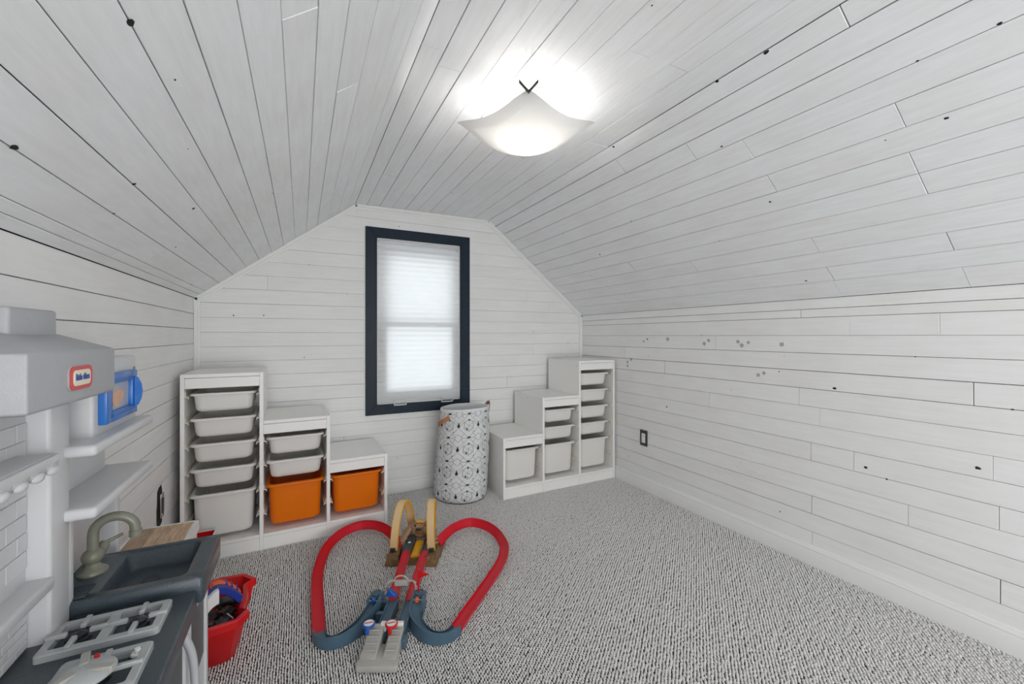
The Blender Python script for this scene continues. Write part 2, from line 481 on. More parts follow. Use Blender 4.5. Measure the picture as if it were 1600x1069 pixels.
# left slope
O, U, Nn, Ln = segframe(1)
rows_surface(ceiling, [0, .035, .068, .156, .245, .332, .417, .502, .586, .667, .75, .829, .91, .99, 1.065, Ln], YF, YB, O, U, Yv, Nn, 'ceil',
    joints=[(0.546, 1.507), (0.708, 0.949), (0.869, 1.348), (0.112, 1.948), (0.46, 2.2), (0.05, 1.75), (0.95, 2.35)],
    knots=[(0.417, 0.83, .012), (0.247, 1.343, .010), (0.315, 1.686, .009), (0.439, 1.007, .004), (0.582, 1.95, .006), (0.587, 2.152, .004),
           (0.18, 1.975, .006), (0.395, 1.286, .003), (0.16, 1.02, .012), (0.585, 1.575, .004), (0.333, 1.9, .004), (0.334, 2.2, .005),
           (0.418, 2.3, .004), (0.25, 2.35, .005), (0.158, 1.45, .006), (0.07, 2.7, .008), (0.67, 2.0, .004), (0.83, 1.7, .003)])
# flat
O, U, Nn, Ln = segframe(2)
rows_surface(ceiling, [0, .075, .16, .247, .337, .427, .514, .6, .69, .78, .87, Ln], YF, YB, O, U, Yv, Nn, 'ceil',
    joints=[(0.608, 1.023), (0.783, 1.019), (0.116, 1.364), (0.118, 2.428), (0.298, 2.712), (0.03, 1.29), (0.95, 1.6), (0.55, 2.0)],
    knots=[(0.452, 1.323, .006), (0.524, 2.551, .006), (0.41, 2.804, .005), (0.532, 0.855, .005), (0.16, 2.1, .004), (0.34, 2.5, .004), (0.7, 1.35, .003)])
# right slope
O, U, Nn, Ln = segframe(3)
rows_surface(ceiling, [0, .07, .16, .25, .343, .434, .524, .614, .704, .794, .884, .975, 1.064, Ln], YF, YB, O, U, Yv, Nn, 'ceil',
    joints=[(0.028, 0.624), (0.387, 0.603), (0.567, 0.621), (0.655, 0.621), (0.211, 1.251), (0.299, 1.043), (0.474, 1.036), (0.128, 1.615),
            (0.846, 1.019), (0.928, 0.62), (1.107, 0.621), (1.006, 1.03), (0.837, 1.641), (0.751, 2.064), (1.12, 1.037), (1.006, 2.35)],
    knots=[(0.003, 1.007, .010), (0.006, 0.831, .012), (0.012, 1.572, .009), (0.246, 0.372, .007), (0.247, 0.525, .005), (0.24, 1.125, .007),
           (0.45, 0.516, .008), (0.56, 1.082, .008), (1.046, 1.142, .008), (0.43, 1.803, .006), (0.455, 0.66, .004), (0.591, 2.238, .009),
           (0.75, 2.5, .006), (0.35, 2.4, .005), (0.17, 2.6, .005), (0.7, 1.4, .004)])
# right wall
O, U, Nn, Ln = segframe(4)
rows_surface(wall_right, [0, .050, .092, .180, .267, .356, .444, .532, .62, .709, .798, .884, .971, 1.06, 1.148, 1.235, Ln], YF, YB, O, U, Yv, Nn, 'board_y',
    joints=[(0.076, 1.219), (0.142, 1.011), (0.137, 0.707), (0.399, 0.614), (0.565, 1.747), (0.483, 1.228), (0.57, 1.132), (0.747, 1.172),
            (0.753, 0.993), (0.666, 0.565), (1.017, 1.169), (0.929, 0.802), (0.839, 0.55), (1.104, 0.547), (1.18, 1.166), (0.3, 2.5), (0.4, 2.1), (0.23, 1.7)],
    knots=[(0.671, 2.08, .009), (0.43, 1.069, .011), (0.769, 0.947, .010), (0.674, 0.602, .011), (0.798, 0.872, .006), (0.371, 1.326, .006),
           (1.107, 2.457, .006), (1.106, 1.32, .006), (0.443, 0.518, .006), (0.269, 0.78, .004), (0.336, 2.252, .004), (0.18, 1.8, .005),
           (0.5, 1.6, .004), (0.29, 2.7, .004), (0.29, 1.3, .003), (0.95, 2.2, .003)])
# flat residue marks left by wall stickers on the right wall
for i, (s_, y_) in enumerate([(0.223, 2.296), (0.206, 2.261), (0.205, 2.072), (0.231, 1.781), (0.211, 1.75), (0.216, 1.556), (0.237, 1.533),
                              (0.22, 1.494), (0.227, 1.311), (0.385, 2.465), (0.414, 2.465), (0.361, 2.427), (0.385, 1.405), (0.398, 1.437)]):
    r = random.uniform(0.010, 0.016) if i not in (3,) else 0.014
    a0 = random.uniform(0, PI)
    b = MB()
    c = O + U*s_ + Yv*y_ + Nn*0.0012
    ring = [c + (U*math.cos(a0+k*PI/2) + Yv*math.sin(a0+k*PI/2)*1.0)*r for k in range(4)]
    b.loft([ring, [p+Nn*0.0006 for p in ring]])
    b.build('sticker_residue', 'mark', wall_right, smooth=0)
# paint chips cluster
b = MB()
for k in range(60):
    c = O + U*(0.93+random.gauss(0, .045)) + Yv*(1.52+random.gauss(0, .09)) + Nn*0.0012
    r = random.uniform(0.0012, 0.003); ring = [c+(U*math.cos(j*2.1)*r*.7+Yv*math.sin(j*2.1)*r) for j in range(3)]
    b.loft([ring, [p+Nn*0.0004 for p in ring]])
b.build('paint_chips', 'mark', wall_right, smooth=0, kind='stuff')

# back wall boards
O = Vector((0, YB, 0)); U = Vector((1, 0, 0)); V = Vector((0, 0, 1)); Nn = Vector((0, -1, 0))
zb = [1.954+.089, 1.954]+[1.954-.089*k for k in range(1, 22)]
gable = []
bj = [(1.69, 1.481), (-0.188, 1.467), (0.262, 0.429), (1.5, 0.73), (-0.1, 0.36), (1.75, 1.0)]
bk = [(-0.369, 1.256, .007), (-0.209, 1.26, .006), (0.631, 1.921, .006), (1.748, 1.168, .006), (2.098, 1.068, .006), (0.281, 1.415, .004),
      (-0.181, 1.719, .004), (1.55, 1.86, .004), (1.35, 0.62, .005), (0.62, .25, .004), (0.75, .28, .004), (0.02, .99, .005), (1.9, 1.35, .004), (0.05, 1.6, .004)]
for i in range(len(zb)-1):
    zt, zlo = zb[i], max(zb[i+1], 0.0)
    if zt <= 0: break
    xs = [XL, XR]
    zm = (zt+zlo)/2
    if zlo >= WZ0-0.001 and zt <= WZ1+0.001: pieces = [(XL, WX0), (WX1, XR)]
    else: pieces = [(XL, XR)]
    g = random.choice([0.0003, 0.0004, 0.0006, 0.0008])
    for (xa, xb) in pieces:
        js = sorted(j[0] for j in bj if zlo < j[1] <= zt and xa < j[0] < xb)
        cs = [xa]+js+[xb]
        for k in range(len(cs)-1):
            poly = [(cs[k], zlo), (cs[k+1], zlo), (cs[k+1], zt), (cs[k], zt)]
            for q in (1, 2, 3):
                p, r = PROF[q], PROF[q+1]
                d = Vector((r[0]-p[0], r[1]-p[1])); n2 = Vector((-d.y, d.x))
                poly = clip(poly, n2.x, n2.y, n2.x*p[0]+n2.y*p[1])
                if len(poly) < 3: break
            if len(poly) >= 3: plank(wall_back, poly, O, U, V, Nn, 'board_x', bk, g)

# baseboards with a moulded top bead
def baseboard(name, p, q, inward):
    p = Vector(p); q = Vector(q); n = Vector(inward)
    prof = [(0, 0), (0.014, 0), (0.014, 0.072), (0.012, 0.076), (0.0125, 0.084), (0.008, 0.090), (0.006, 0.098), (0, 0.101)]
    b = MB(); b.loft([[(e.x+n.x*a, e.y+n.y*a, z) for a, z in prof] for e in (p, q)])
    return b.build(name, 'trim', kind='structure', smooth=30)
baseboard('baseboard_back', (XL, YB-.0005), (XR, YB-.0005), (0, -1))
baseboard('baseboard_right', (XR-.0005, YF), (XR-.0005, YB-.0145), (-1, 0))
baseboard('baseboard_left', (XL+.0005, YF), (XL+.0005, YB-.0145), (1, 0))
# trim strips following the gable and the corners of the end wall
def strip(name, p, q, inn, w=0.034, t=0.013):
    """p,q in (x,z); strip lies on the back wall on the side inn"""
    p = Vector(p); q = Vector(q); d = (q-p).normalized(); n = Vector((d.y, -d.x))
    if n.dot(Vector(inn)) < 0: n = -n
    b = MB()
    prof = [(0, 0), (w, 0), (w, t*0.45), (w*0.72, t*0.55), (w*0.62, t), (w*0.12, t), (0, t*0.8)]
    b.loft([[(e.x+n.x*a, YB-0.001-y, e.y+n.y*a) for a, y in prof] for e in (p, q)])
    return b.build(name, 'trim', kind='structure', smooth=25)
cx, cz = 0.84, 1.2
for i in range(5):
    p, q = PROF[i], PROF[i+1]
    if i == 0: p = (p[0], 0.10)
    if i == 4: q = (q[0], 0.10)
    strip('trim_%d' % (i+1), p, q, (cx-(p[0]+q[0])/2, cz-(p[1]+q[1])/2), w=0.032 if i in (1, 2, 3) else 0.030)

# carpet pile: rows of yarn loops
def carpet():
    px, py = 0.0085, 0.0140
    xs = np.arange(-0.555, 2.235, px); ys = np.arange(-0.05, 3.045, py)
    rng = np.random.default_rng(3)
    gx, gy = np.meshgrid(xs, ys, indexing='ij')
    gy = gy + (np.arange(len(xs)) % 2)[:, None]*py*0.5
    gx = gx + rng.normal(0, px*0.07, gx.shape); gy = gy + rng.normal(0, py*0.07, gy.shape)
    cx, cy = gx.ravel(), gy.ravel()
    k = cy < 3.035; cx, cy = cx[k], cy[k]
    n = len(cx); h = 0.0085*rng.uniform(0.75, 1.15, n); sc = rng.uniform(0.88, 1.08, n)
    K = 6; ang = np.arange(K)*2*np.pi/K
    verts = np.zeros((n, 2*K+1, 3), np.float32)
    tx = rng.normal(0, .0006, n); ty = rng.normal(0, .0012, n)
    for j in range(K):
        ca, sa = np.cos(ang[j]), np.sin(ang[j])
        verts[:, j, 0] = cx+ca*px*0.45*sc; verts[:, j, 1] = cy+sa*py*0.44*sc; verts[:, j, 2] = 0.0002
        verts[:, K+j, 0] = cx+ca*px*0.31*sc+tx; verts[:, K+j, 1] = cy+sa*py*0.31*sc+ty; verts[:, K+j, 2] = h*0.78
    verts[:, 2*K, 0] = cx+tx; verts[:, 2*K, 1] = cy+ty; verts[:, 2*K, 2] = h
    f = []
    for j in range(K):
        j2 = (j+1) % K
        f += [(j, j2, K+j2), (j, K+j2, K+j), (K+j, K+j2, 2*K)]
    f = np.array(f, np.int32)
    faces = (f[None, :, :] + (np.arange(n)*(2*K+1))[:, None, None]).reshape(-1)
    me = bpy.data.meshes.new('carpet_pile')
    me.vertices.add(n*(2*K+1)); me.vertices.foreach_set('co', verts.ravel())
    nf = len(faces)//3
    me.loops.add(nf*3); me.loops.foreach_set('vertex_index', faces)
    me.polygons.add(nf); me.polygons.foreach_set('loop_start', np.arange(nf, dtype=np.int32)*3)
    me.polygons.foreach_set('use_smooth', np.ones(nf, bool))
    me.materials.append(M['carpet']); me.update(calc_edges=True)
    o = bpy.data.objects.new('carpet_pile', me); COL.objects.link(o); o.parent = floor
    o['kind'] = 'stuff'
carpet()
MB().box(XL+.002, XR-.002, YF+.002, -0.06, 0, .006).build('carpet_strip', 'carpet', floor, smooth=0)

# ---------------------------------------------------------------- window
CX0, CX1, CZ0, CZ1 = 0.400, 1.170, 0.574, 1.893
cw, ch = 0.077, 0.071
win = bpy.data.objects.new('window_1', None); COL.objects.link(win); win.location = (0.785, YB, 0.574); win['kind'] = 'structure'
def mitre(x0, x1, z0, z1, wv, wh, side, ya, yb_):
    o = [(x0, z0), (x1, z0), (x1, z1), (x0, z1)]; i = [(x0+wv, z0+wh), (x1-wv, z0+wh), (x1-wv, z1-wh), (x0+wv, z1-wh)]
    a, c = side, (side+1) % 4
    return MB().prism([o[a], o[c], i[c], i[a]], ya, yb_, 'xz')
for sd in range(4):
    mitre(CX0, CX1, CZ0, CZ1, cw, ch, sd, YB-0.018, YB-0.0015).build('casing', 'navy', win, world=True, bevel=0.0015, seg=1)
# thin white caulk line round the casing
b = MB()
for (xa, xb, za, zc) in ((CX0-.004, CX1+.004, CZ1, CZ1+.004), (CX0-.004, CX1+.004, CZ0-.004, CZ0), (CX0-.004, CX0, CZ0, CZ1), (CX1, CX1+.004, CZ0, CZ1)):
    b.box(xa, xb, YB-0.006, YB, za, zc)
b.build('caulk_line', 'trim', win, world=True, smooth=0)
IX0, IX1, IZ0, IZ1 = CX0+cw, CX1-cw, CZ0+ch, CZ1-ch
b = MB()
b.box(IX0-.03, IX0+.006, YB-.004, YB+.13, IZ0-.02, IZ1+.02); b.box(IX1-.006, IX1+.03, YB-.004, YB+.13, IZ0-.02, IZ1+.02)
b.box(IX0-.03, IX1+.03, YB-.004, YB+.13, IZ1-.006, IZ1+.02); b.box(IX0-.03, IX1+.03, YB-.004, YB+.13, IZ0-.02, IZ0+.006)
b.build('jamb', 'trim', win, world=True, smooth=0)
def sash(z0, z1, gz0, gz1, y):
    b = MB(); gx0, gx1 = 0.553, 1.032
    b.box(IX0, gx0, y, y+.03, z0, z1); b.box(gx1, IX1, y, y+.03, z0, z1)
    b.box(gx0, gx1, y, y+.03, z0, gz0); b.box(gx0, gx1, y, y+.03, gz1, z1)
    s_ = b.build('sash', 'sash', win, world=True, bevel=0.002, seg=1)
    g = MB(); g.box(gx0, gx1, y+.012, y+.016, gz0, gz1); g.build('pane', 'glass', s_, world=True, smooth=0)
sash(1.205, IZ1, 1.237, 1.712, YB+.053)
sash(IZ0, 1.232, 0.738, 1.197, YB+.020)
# pleated blind
blind = thing('pleated_blind', ((IX0+IX1)/2, YB+.002, IZ0), 'white pleated fabric blind drawn down inside the navy window frame', 'blind')
b = MB(); pts = []
z = IZ0+.022; k = 0
while z < IZ1-.028:
    pts.append((YB+.004+(0.007 if k % 2 else 0.0), z)); z += 0.0182; k += 1
bx0, bx1 = IX0+.004, IX1-.004
b.loft([[(x, y, z) for y, z in pts] for x in (bx0, (bx0+bx1)/2, bx1)], False, False, closed=False)
b.build('pleated_fabric', 'blind', blind, world=True, smooth=0)
b = MB(); b.box(bx0, bx1, YB-.001, YB+.016, IZ1-.03, IZ1-.007); b.build('head_rail', 'blind', blind, world=True, bevel=.002)
b = MB(); b.box(bx0, bx1, YB-.002, YB+.014, IZ0+.007, IZ0+.024); b.build('bottom_rail', 'blind', blind, world=True, bevel=.002)
for gx in (0.635, 0.985):
    b = MB(); x0, x1 = gx-.045, gx+.045
    for (xa, xb, za, zc) in ((x0, x1, IZ0-.012, IZ0-.006), (x0, x1, IZ0+.018, IZ0+.023), (x0, x0+.005, IZ0-.012, IZ0+.023), (x1-.005, x1, IZ0-.012, IZ0+.023)):
        b.box(xa, xb, YB-.0265, YB-.0195, za, zc)
    g_ = b.build('pull_grip', 'outlet', blind, world=True, smooth=0)
    b = MB(); b.box(x0+.005, x1-.005, YB-.024, YB-.022, IZ0-.006, IZ0+.018); b.build('clear_window', 'glass', g_, world=True, smooth=0)

# ---------------------------------------------------------------- ceiling lamp
LX, LY = 0.79, 1.44
lamp = thing('ceiling_lamp', (LX, LY, 2.045), 'square slumped frosted glass lamp hanging from the plank ceiling', 'lamp', rz=-YAW+PI/4)
HD = 0.192   # half side
def shade_z(x, y):
    r2 = (x*x+y*y)/(2*HD*HD)
    d1 = (x+y)/(2*HD); d2 = (x-y)/(2*HD)
    return 1.862 + 0.098*(1-(1-min(r2,1))**1.74) - 0.018*(d1*d1-0*d2) * 1.0 + 0.010*d2*d2
G = 28; HDI = HD*0.80
def glass_sheet(lo, hi_fn, name, mt):
    vsx = {}; b = MB()
    verts = []; faces = []; idx = {}
    for i in range(G+1):
        for j in range(G+1):
            x = -HD+2*HD*i/G; y = -HD+2*HD*j/G
            idx[i, j] = len(verts); verts.append((x, y, shade_z(x, y)-2.045))
    for i in range(G):
        for j in range(G):
            x = -HD+2*HD*(i+.5)/G; y = -HD+2*HD*(j+.5)/G
            if hi_fn(max(abs(x), abs(y))): faces.append((idx[i, j], idx[i+1, j], idx[i+1, j+1], idx[i, j+1]))
    used = sorted(set(k for f in faces for k in f)); mp = {k: n for n, k in enumerate(used)}
    b.add([verts[k] for k in used], [tuple(mp[k] for k in f) for f in faces])
    return b.build(name, mt, lamp, smooth=60)
glass_sheet(0, lambda m: m < HDI, 'glass_shade', 'shade')
glass_sheet(0, lambda m: m >= HDI, 'glass_border', 'shadeedge')
b = MB(); b.lathe((0, 0, -0.012), [(0.06, 0.0), (0.062, 0.003), (0.062, 0.014)], 28); b.build('ceiling_plate', 'trim', lamp)
for s_ in (-1, 1):
    b = MB(); b.cyl((s_*0.045, 0), 0.014, -0.066, -0.010, 14); b.build('socket', 'trim', lamp)
    b = MB(); b.sphere((s_*0.045, 0, -0.100), (0.022, 0.022, 0.034), 16, 10); b.build('bulb', 'bulb', lamp)
def vclip(sx, sy):
    # V bracket holding a corner of the glass, arms rising to the ceiling
    c = Vector((sx*HD*0.985, sy*HD*0.985, shade_z(HD, HD)-2.045-0.004+(0.014 if sx > 0 else 0))); t = Vector((-sy, sx, 0)).normalized()
    nrm = Vector((sx, sy, 0)).normalized()
    b = MB()
    for q in (-1, 1):
        e = c + t*q*0.032 + Vector((0, 0, 0.036))
        w = nrm*0.005; d = Vector((0, 0, -0.008))
        b.loft([[c-w, c+w, c+w+d, c-w+d], [e-w, e+w, e+w+d, e-w+d]])
    b.build('corner_clip', 'bronze', lamp, smooth=0)
vclip(-1, -1); vclip(1, 1)
b = MB()
for s_ in (-1, 1):
    b.tube([(s_*.03, s_*.03, -.006), (s_*HD*.95, s_*HD*.95, -.040)], 0.0025, 6)
b.build('support_arm', 'trim', lamp)
for s_ in (-1, 1):
    d = bpy.data.lights.new('bulb_light', 'POINT'); d.energy = BULB_POWER; d.color = (1.0, 0.97, 0.93); d.shadow_soft_size = 0.008
    lo = bpy.data.objects.new('bulb_light', d); COL.objects.link(lo); lo.parent = lamp; lo.location = (s_*0.045, 0, -0.158)

# ---------------------------------------------------------------- outlets
def outlet(name, loc, rz, label, tilt=0):
    r = thing(name, loc, label, 'outlet', rz)
    b = MB(); b.box(-.035, .035, -.005, .0, -.0575, .0575); p = b.build('cover_plate', 'plate', r, bevel=.0015, seg=2)
    b = MB(); b.box(-.017, .017, -.008, -.004, -.034, .034); f = b.build('receptacle', 'outlet', r, bevel=.001, seg=1)
    for dz in (.018, -.018):
        b = MB(); b.box(-.007, -.0055, -.0086, -.007, dz-.004, dz+.005); b.box(.0055, .007, -.0086, -.007, dz-.004, dz+.005)
        b.cyl((0, dz-.009), .002, -.0086, -.007, 8, axis='y'); b.build('slot', 'toydark', f, smooth=0)
    for dz in (.048, -.048):
        b = MB(); b.cyl((0, dz), .003, -.0065, -.004, 10, axis='y'); b.build('screw', 'chrome', r)
    return r
outlet('wall_outlet', (XR-.0015, 2.293, 0.382), -PI/2, 'white socket in a gunmetal plate low on the right plank wall')
r = thing('open_outlet_box', (XL+.0015, 2.375, 0.37), 'open outlet box in a ragged dark cut-out of the left plank wall', 'outlet', PI/2)
b = MB(); ol = [(-.036, -.085), (-.018, -.094), (.03, -.082), (.036, -.01), (.033, .066), (.022, .088), (-.008, .084), (-.03, .07), (-.035, .0)]
b.prism(ol, -.0012, 0.0, 'xz'); b.build('cut_out', 'knot', r, smooth=0)
b = MB(); b.box(-.016, .026, -.010, -.001, -.052, .054); b.build('metal_strap', 'chrome', r, bevel=.002)
b = MB(); b.box(-.010, .018, -.013, -.009, -.032, .032); b.build('receptacle', 'plate', r, bevel=.002)

# ---------------------------------------------------------------- stair-step storage frames and bins
FH = [0.94, 0.6825, 0.426]; FU = [0.0, 0.3415, 0.665, 0.99]; TH = 0.018; FD = 0.43
RAILS = [[.843, .715, .587, .459, .331, .203], [.587, .459, .331, .203], [.331, .203]]
def frame_unit(loc, rz, sg, label):
    r = thing('stepped_shelf', loc, label, 'shelf', rz, None)
    def bx(b, u0, u1, d0, d1, z0, z1):
        a, c = sorted((sg*u0, sg*u1)); return b.box(a, c, d0, d1, z0, z1)
    for u, hgt in ((0, FH[0]), (FU[1]-TH/2, FH[0]), (FU[2]-TH/2, FH[1]), (FU[3]-TH, FH[2])):
        bx(MB(), u, u+TH, 0, FD, 0, hgt).build('side_panel', 'frame', r, bevel=.0012, seg=1)
    inner = [(TH, FU[1]-TH/2), (FU[1]+TH/2, FU[2]-TH/2), (FU[2]+TH/2, FU[3]-TH)]
    for c in range(3):
        u0, u1 = inner[c]; u0 += .0004; u1 -= .0004
        bx(MB(), u0, u1, 0.0005, FD, FH[c]-TH, FH[c]).build('top_board', 'frame', r, bevel=.001, seg=1)
        bx(MB(), u0, u1, 0.002, 0.016, FH[c]-TH-.053, FH[c]-TH-.0018).build('fascia', 'frame', r, bevel=.001, seg=1)
        bx(MB(), u0, u1, 0.0005, FD, .070, .086).build('bottom_board', 'frame', r, bevel=.001, seg=1)
        bx(MB(), u0, u1, FD-.012, FD-.002, FH[c]-.10, FH[c]-TH).build('back_rail', 'frame', r, bevel=.001, seg=1)
        for z in RAILS[c]:
            for (ua, ub) in ((u0, u0+.014), (u1-.014, u1)):
                b = MB(); bx(b, ua, ub, 0.012, FD-.03, z-.018, z-.0135)
                uw = (ua, ua+.003) if ua == u0 else (ub-.003, ub)
                bx(b, uw[0], uw[1], 0.012, FD-.03, z-.018, z+.008)
                ul = (ub-.0025, ub) if ua == u0 else (ua, ua+.0025)
                bx(b, ul[0], ul[1], 0.012, 0.028, z-.026, z-.0135)
                b.build('rail', 'rail', r, smooth=0)
    bx(MB(), TH+.0004, FU[3]-TH-.0004, 0.003, 0.019, 0, .0683).build('kick_board', 'frame', r, bevel=.001, seg=1)
    for (u, d, z, fs) in ((FU[1]-TH/2 if sg > 0 else FU[1]+TH/2, .03, .90, 1), (FU[1]+TH/2, .4, .88, 1), (FU[2]+TH/2, .03, .62, 1), (FU[3], .03, .38, 1), (FU[2]+TH/2, .22, .66, 1)):
        b = MB(); a, c = sorted((sg*u, sg*(u+.0008))); b.cyl((d, z), .0035, a, c, 8, axis='x'); b.build('screw_cap', 'mark', r)
    return r
LF = frame_unit((-0.5265, 2.5444, 0), 0.025, 1, 'white stair-step shelf unit in the left corner, with white and orange bins')
RF = frame_unit((2.2265, 2.5905, 0), 0.0148, -1, 'white stair-step shelf unit in the right corner, with white bins only')

def make_bin(deep, mt, label, group):
    hh = 0.222 if deep else 0.096
    r = thing('storage_bin', (0, 0, 0), label, 'storage bin', 0, group)
    # local origin: centre of rim front edge, rim top z=0 ; y into the unit
    D = 0.385
    n = 5
    def ring(hx, y0, y1, rad, z): return rrect(0, (y0+y1)/2, hx, (y1-y0)/2, rad, z, n)
    b = MB()
    b.loft([ring(.108, .038, D-.035, .03, -hh), ring(.119, .028, D-.027, .034, -hh+.006), ring(.1235, .024, D-.022, .036, -hh+.02),
            ring(.130, .018, D-.012, .036, -.014), ring(.131, .018, D-.012, .036, -.003),
            ring(.127, .022, D-.016, .032, -.003), ring(.119, .029, D-.026, .03, -hh+.02), ring(.106, .040, D-.038, .026, -hh+.008)])
    b.build('bin_body', mt, r, smooth=50)
    b = MB()
    b.loft([ring(.1305, .0175, D-.0115, .036, -.010), ring(.1395, .002, D-.002, .030, -.012), ring(.1415, 0, D, .030, -.008), ring(.1415, 0, D, .030, -.003),
            ring(.139, .003, D-.003, .030, 0), ring(.128, .020, D-.014, .034, 0), ring(.127, .022, D-.016, .034, -.010)], False, False)
    b.build('bin_rim', mt, r, smooth=50)
    return r
proto = {}
def put_bin(frame, sg, colm, z, deep, mt, label, group, setback, jitter=0):
    key = (deep, mt)
    inner = [(TH, FU[1]-TH/2), (FU[1]+TH/2, FU[2]-TH/2), (FU[2]+TH/2, FU[3]-TH)][colm]
    u = sg*(inner[0]+inner[1])/2
    if key not in proto:
        r = make_bin(deep, mt, label, group); proto[key] = r
    else:
        src = proto[key]; r = src.copy(); COL.objects.link(r)
        for ch in src.children:
            c = ch.copy(); COL.objects.link(c); c.parent = r
    a = frame.rotation_euler.z
    loc = Vector(frame.location) + Matrix.Rotation(a, 3, 'Z') @ Vector((u, setback, 0))
    r.location = (loc.x, loc.y, z); r.rotation_euler = (0, 0, a+jitter); r['label'] = label; r['group'] = group
ordn = ['top', 'second', 'third', 'fourth']
for (fr, sg, side, sb) in ((LF, 1, 'left', 0.010), (RF, -1, 'right', 0.022)):
    wm = 'bin'
    for k, z in enumerate((.843, .715, .587, .459)):
        put_bin(fr, sg, 0, z-.001, False, wm, '%s shallow white bin in the tall column of the %s stepped shelf' % (ordn[k], side), 'shallow white bins in the %s stepped shelf' % side, sb, random.uniform(-.004, .004))
    put_bin(fr, sg, 0, .331-.001, True, wm, 'deep white bin at the bottom of the tall column, %s stepped shelf' % side, 'deep bins in the %s stepped shelf' % side, sb)
    for k, z in enumerate((.587, .459)):
        put_bin(fr, sg, 1, z-.001, False, wm, '%s shallow white bin in the middle column of the %s stepped shelf' % (['upper', 'lower'][k], side), 'shallow white bins in the %s stepped shelf' % side, sb)
    dm = 'orange' if side == 'left' else wm
    cn = 'orange' if side == 'left' else 'white'
    put_bin(fr, sg, 1, .331-.001, True, dm, 'deep %s bin under the shallow bins in the middle column, %s stepped shelf' % (cn, side), 'deep bins in the %s stepped shelf' % side, sb)
    put_bin(fr, sg, 2, .331-.001, True, dm, 'deep %s bin alone in the lowest column of the %s stepped shelf' % (cn, side), 'deep bins in the %s stepped shelf' % side, sb)

# ---------------------------------------------------------------- laundry hamper
HC = (1.010, 2.800)
ham = thing('laundry_hamper', (HC[0], HC[1], 0), 'tall white fabric hamper with black geometric print and leather handles, under the window', 'hamper')
def hsurf(a, z, off=0.0):
    """a angle from the camera-facing side, z height"""
    t = z/0.62
    r = 0.188 - 0.018*t + 0.006*math.sin(PI*t) + 0.0035*math.sin(3*a+4*t) + 0.0025*math.sin(7*a-5*t)*t
    if z < 0.03: r -= 0.02*(1-z/0.03)**2
    lean = 0.030*t
    base = math.atan2(-HC[1], -HC[0])
    x = (r+off)*math.cos(base+a) + lean*0.9; y = (r+off)*math.sin(base+a) + 0.0
    zz = z*(1 + 0.012*math.sin(a+0.6)*t)
    return Vector((x, y, zz+0.006))
b = MB(); NA = 64
zs = [0, .006, .015, .03, .06, .1, .15, .2, .25, .3, .35, .4, .45, .5, .54, .57, .60, .62]
rings = [[hsurf(2*PI*k/NA, z) for k in range(NA)] for z in zs]
rin = [[hsurf(2*PI*k/NA, z, -0.006) for k in range(NA)] for z in reversed(zs[2:])]
b.loft(rings+[[hsurf(2*PI*k/NA, .624, -0.003) for k in range(NA)]]+rin)
b.build('fabric_body', 'fabric', ham, smooth=70)
b = MB(); b.tube([hsurf(2*PI*k/NA, .563, 0.0015) for k in range(NA+1)], 0.0022, 6, caps=False); b.build('top_seam', 'fabric', ham)
b = MB(); b.tube([hsurf(2*PI*k/NA, .004, 0.0005) for k in range(NA+1)], 0.003, 6, caps=False); b.build('bottom_piping', 'print', ham)
pr = MB()
R0 = 0.182
def S(p): return hsurf(p[0]/R0, min(max(p[1], 0.004), 0.615), 0.0011)
def line(p, q, w=0.0014):
    L = math.hypot(q[0]-p[0], q[1]-p[1]); n = max(1, int(L/0.012)); d = ((q[0]-p[0])/L, (q[1]-p[1])/L); nn = (-d[1]*w/2, d[0]*w/2)
    vv = []; ff = []
    for i in range(n+1):
        t = i/n; c = (p[0]+(q[0]-p[0])*t, p[1]+(q[1]-p[1])*t)
        if not (0.004 < c[1] < 0.615): continue
        vv += [S((c[0]+nn[0], c[1]+nn[1])), S((c[0]-nn[0], c[1]-nn[1]))]
    for i in range(len(vv)//2-1): ff.append((2*i, 2*i+1, 2*i+3, 2*i+2))
    pr.add(vv, ff)
def blob(pts):
    if all(0.006 < p[1] < 0.612 for p in pts): pr.add([S(p) for p in pts], [tuple(range(len(pts)))])
circ = 2*PI*R0; CW = circ/8; CH = 0.155
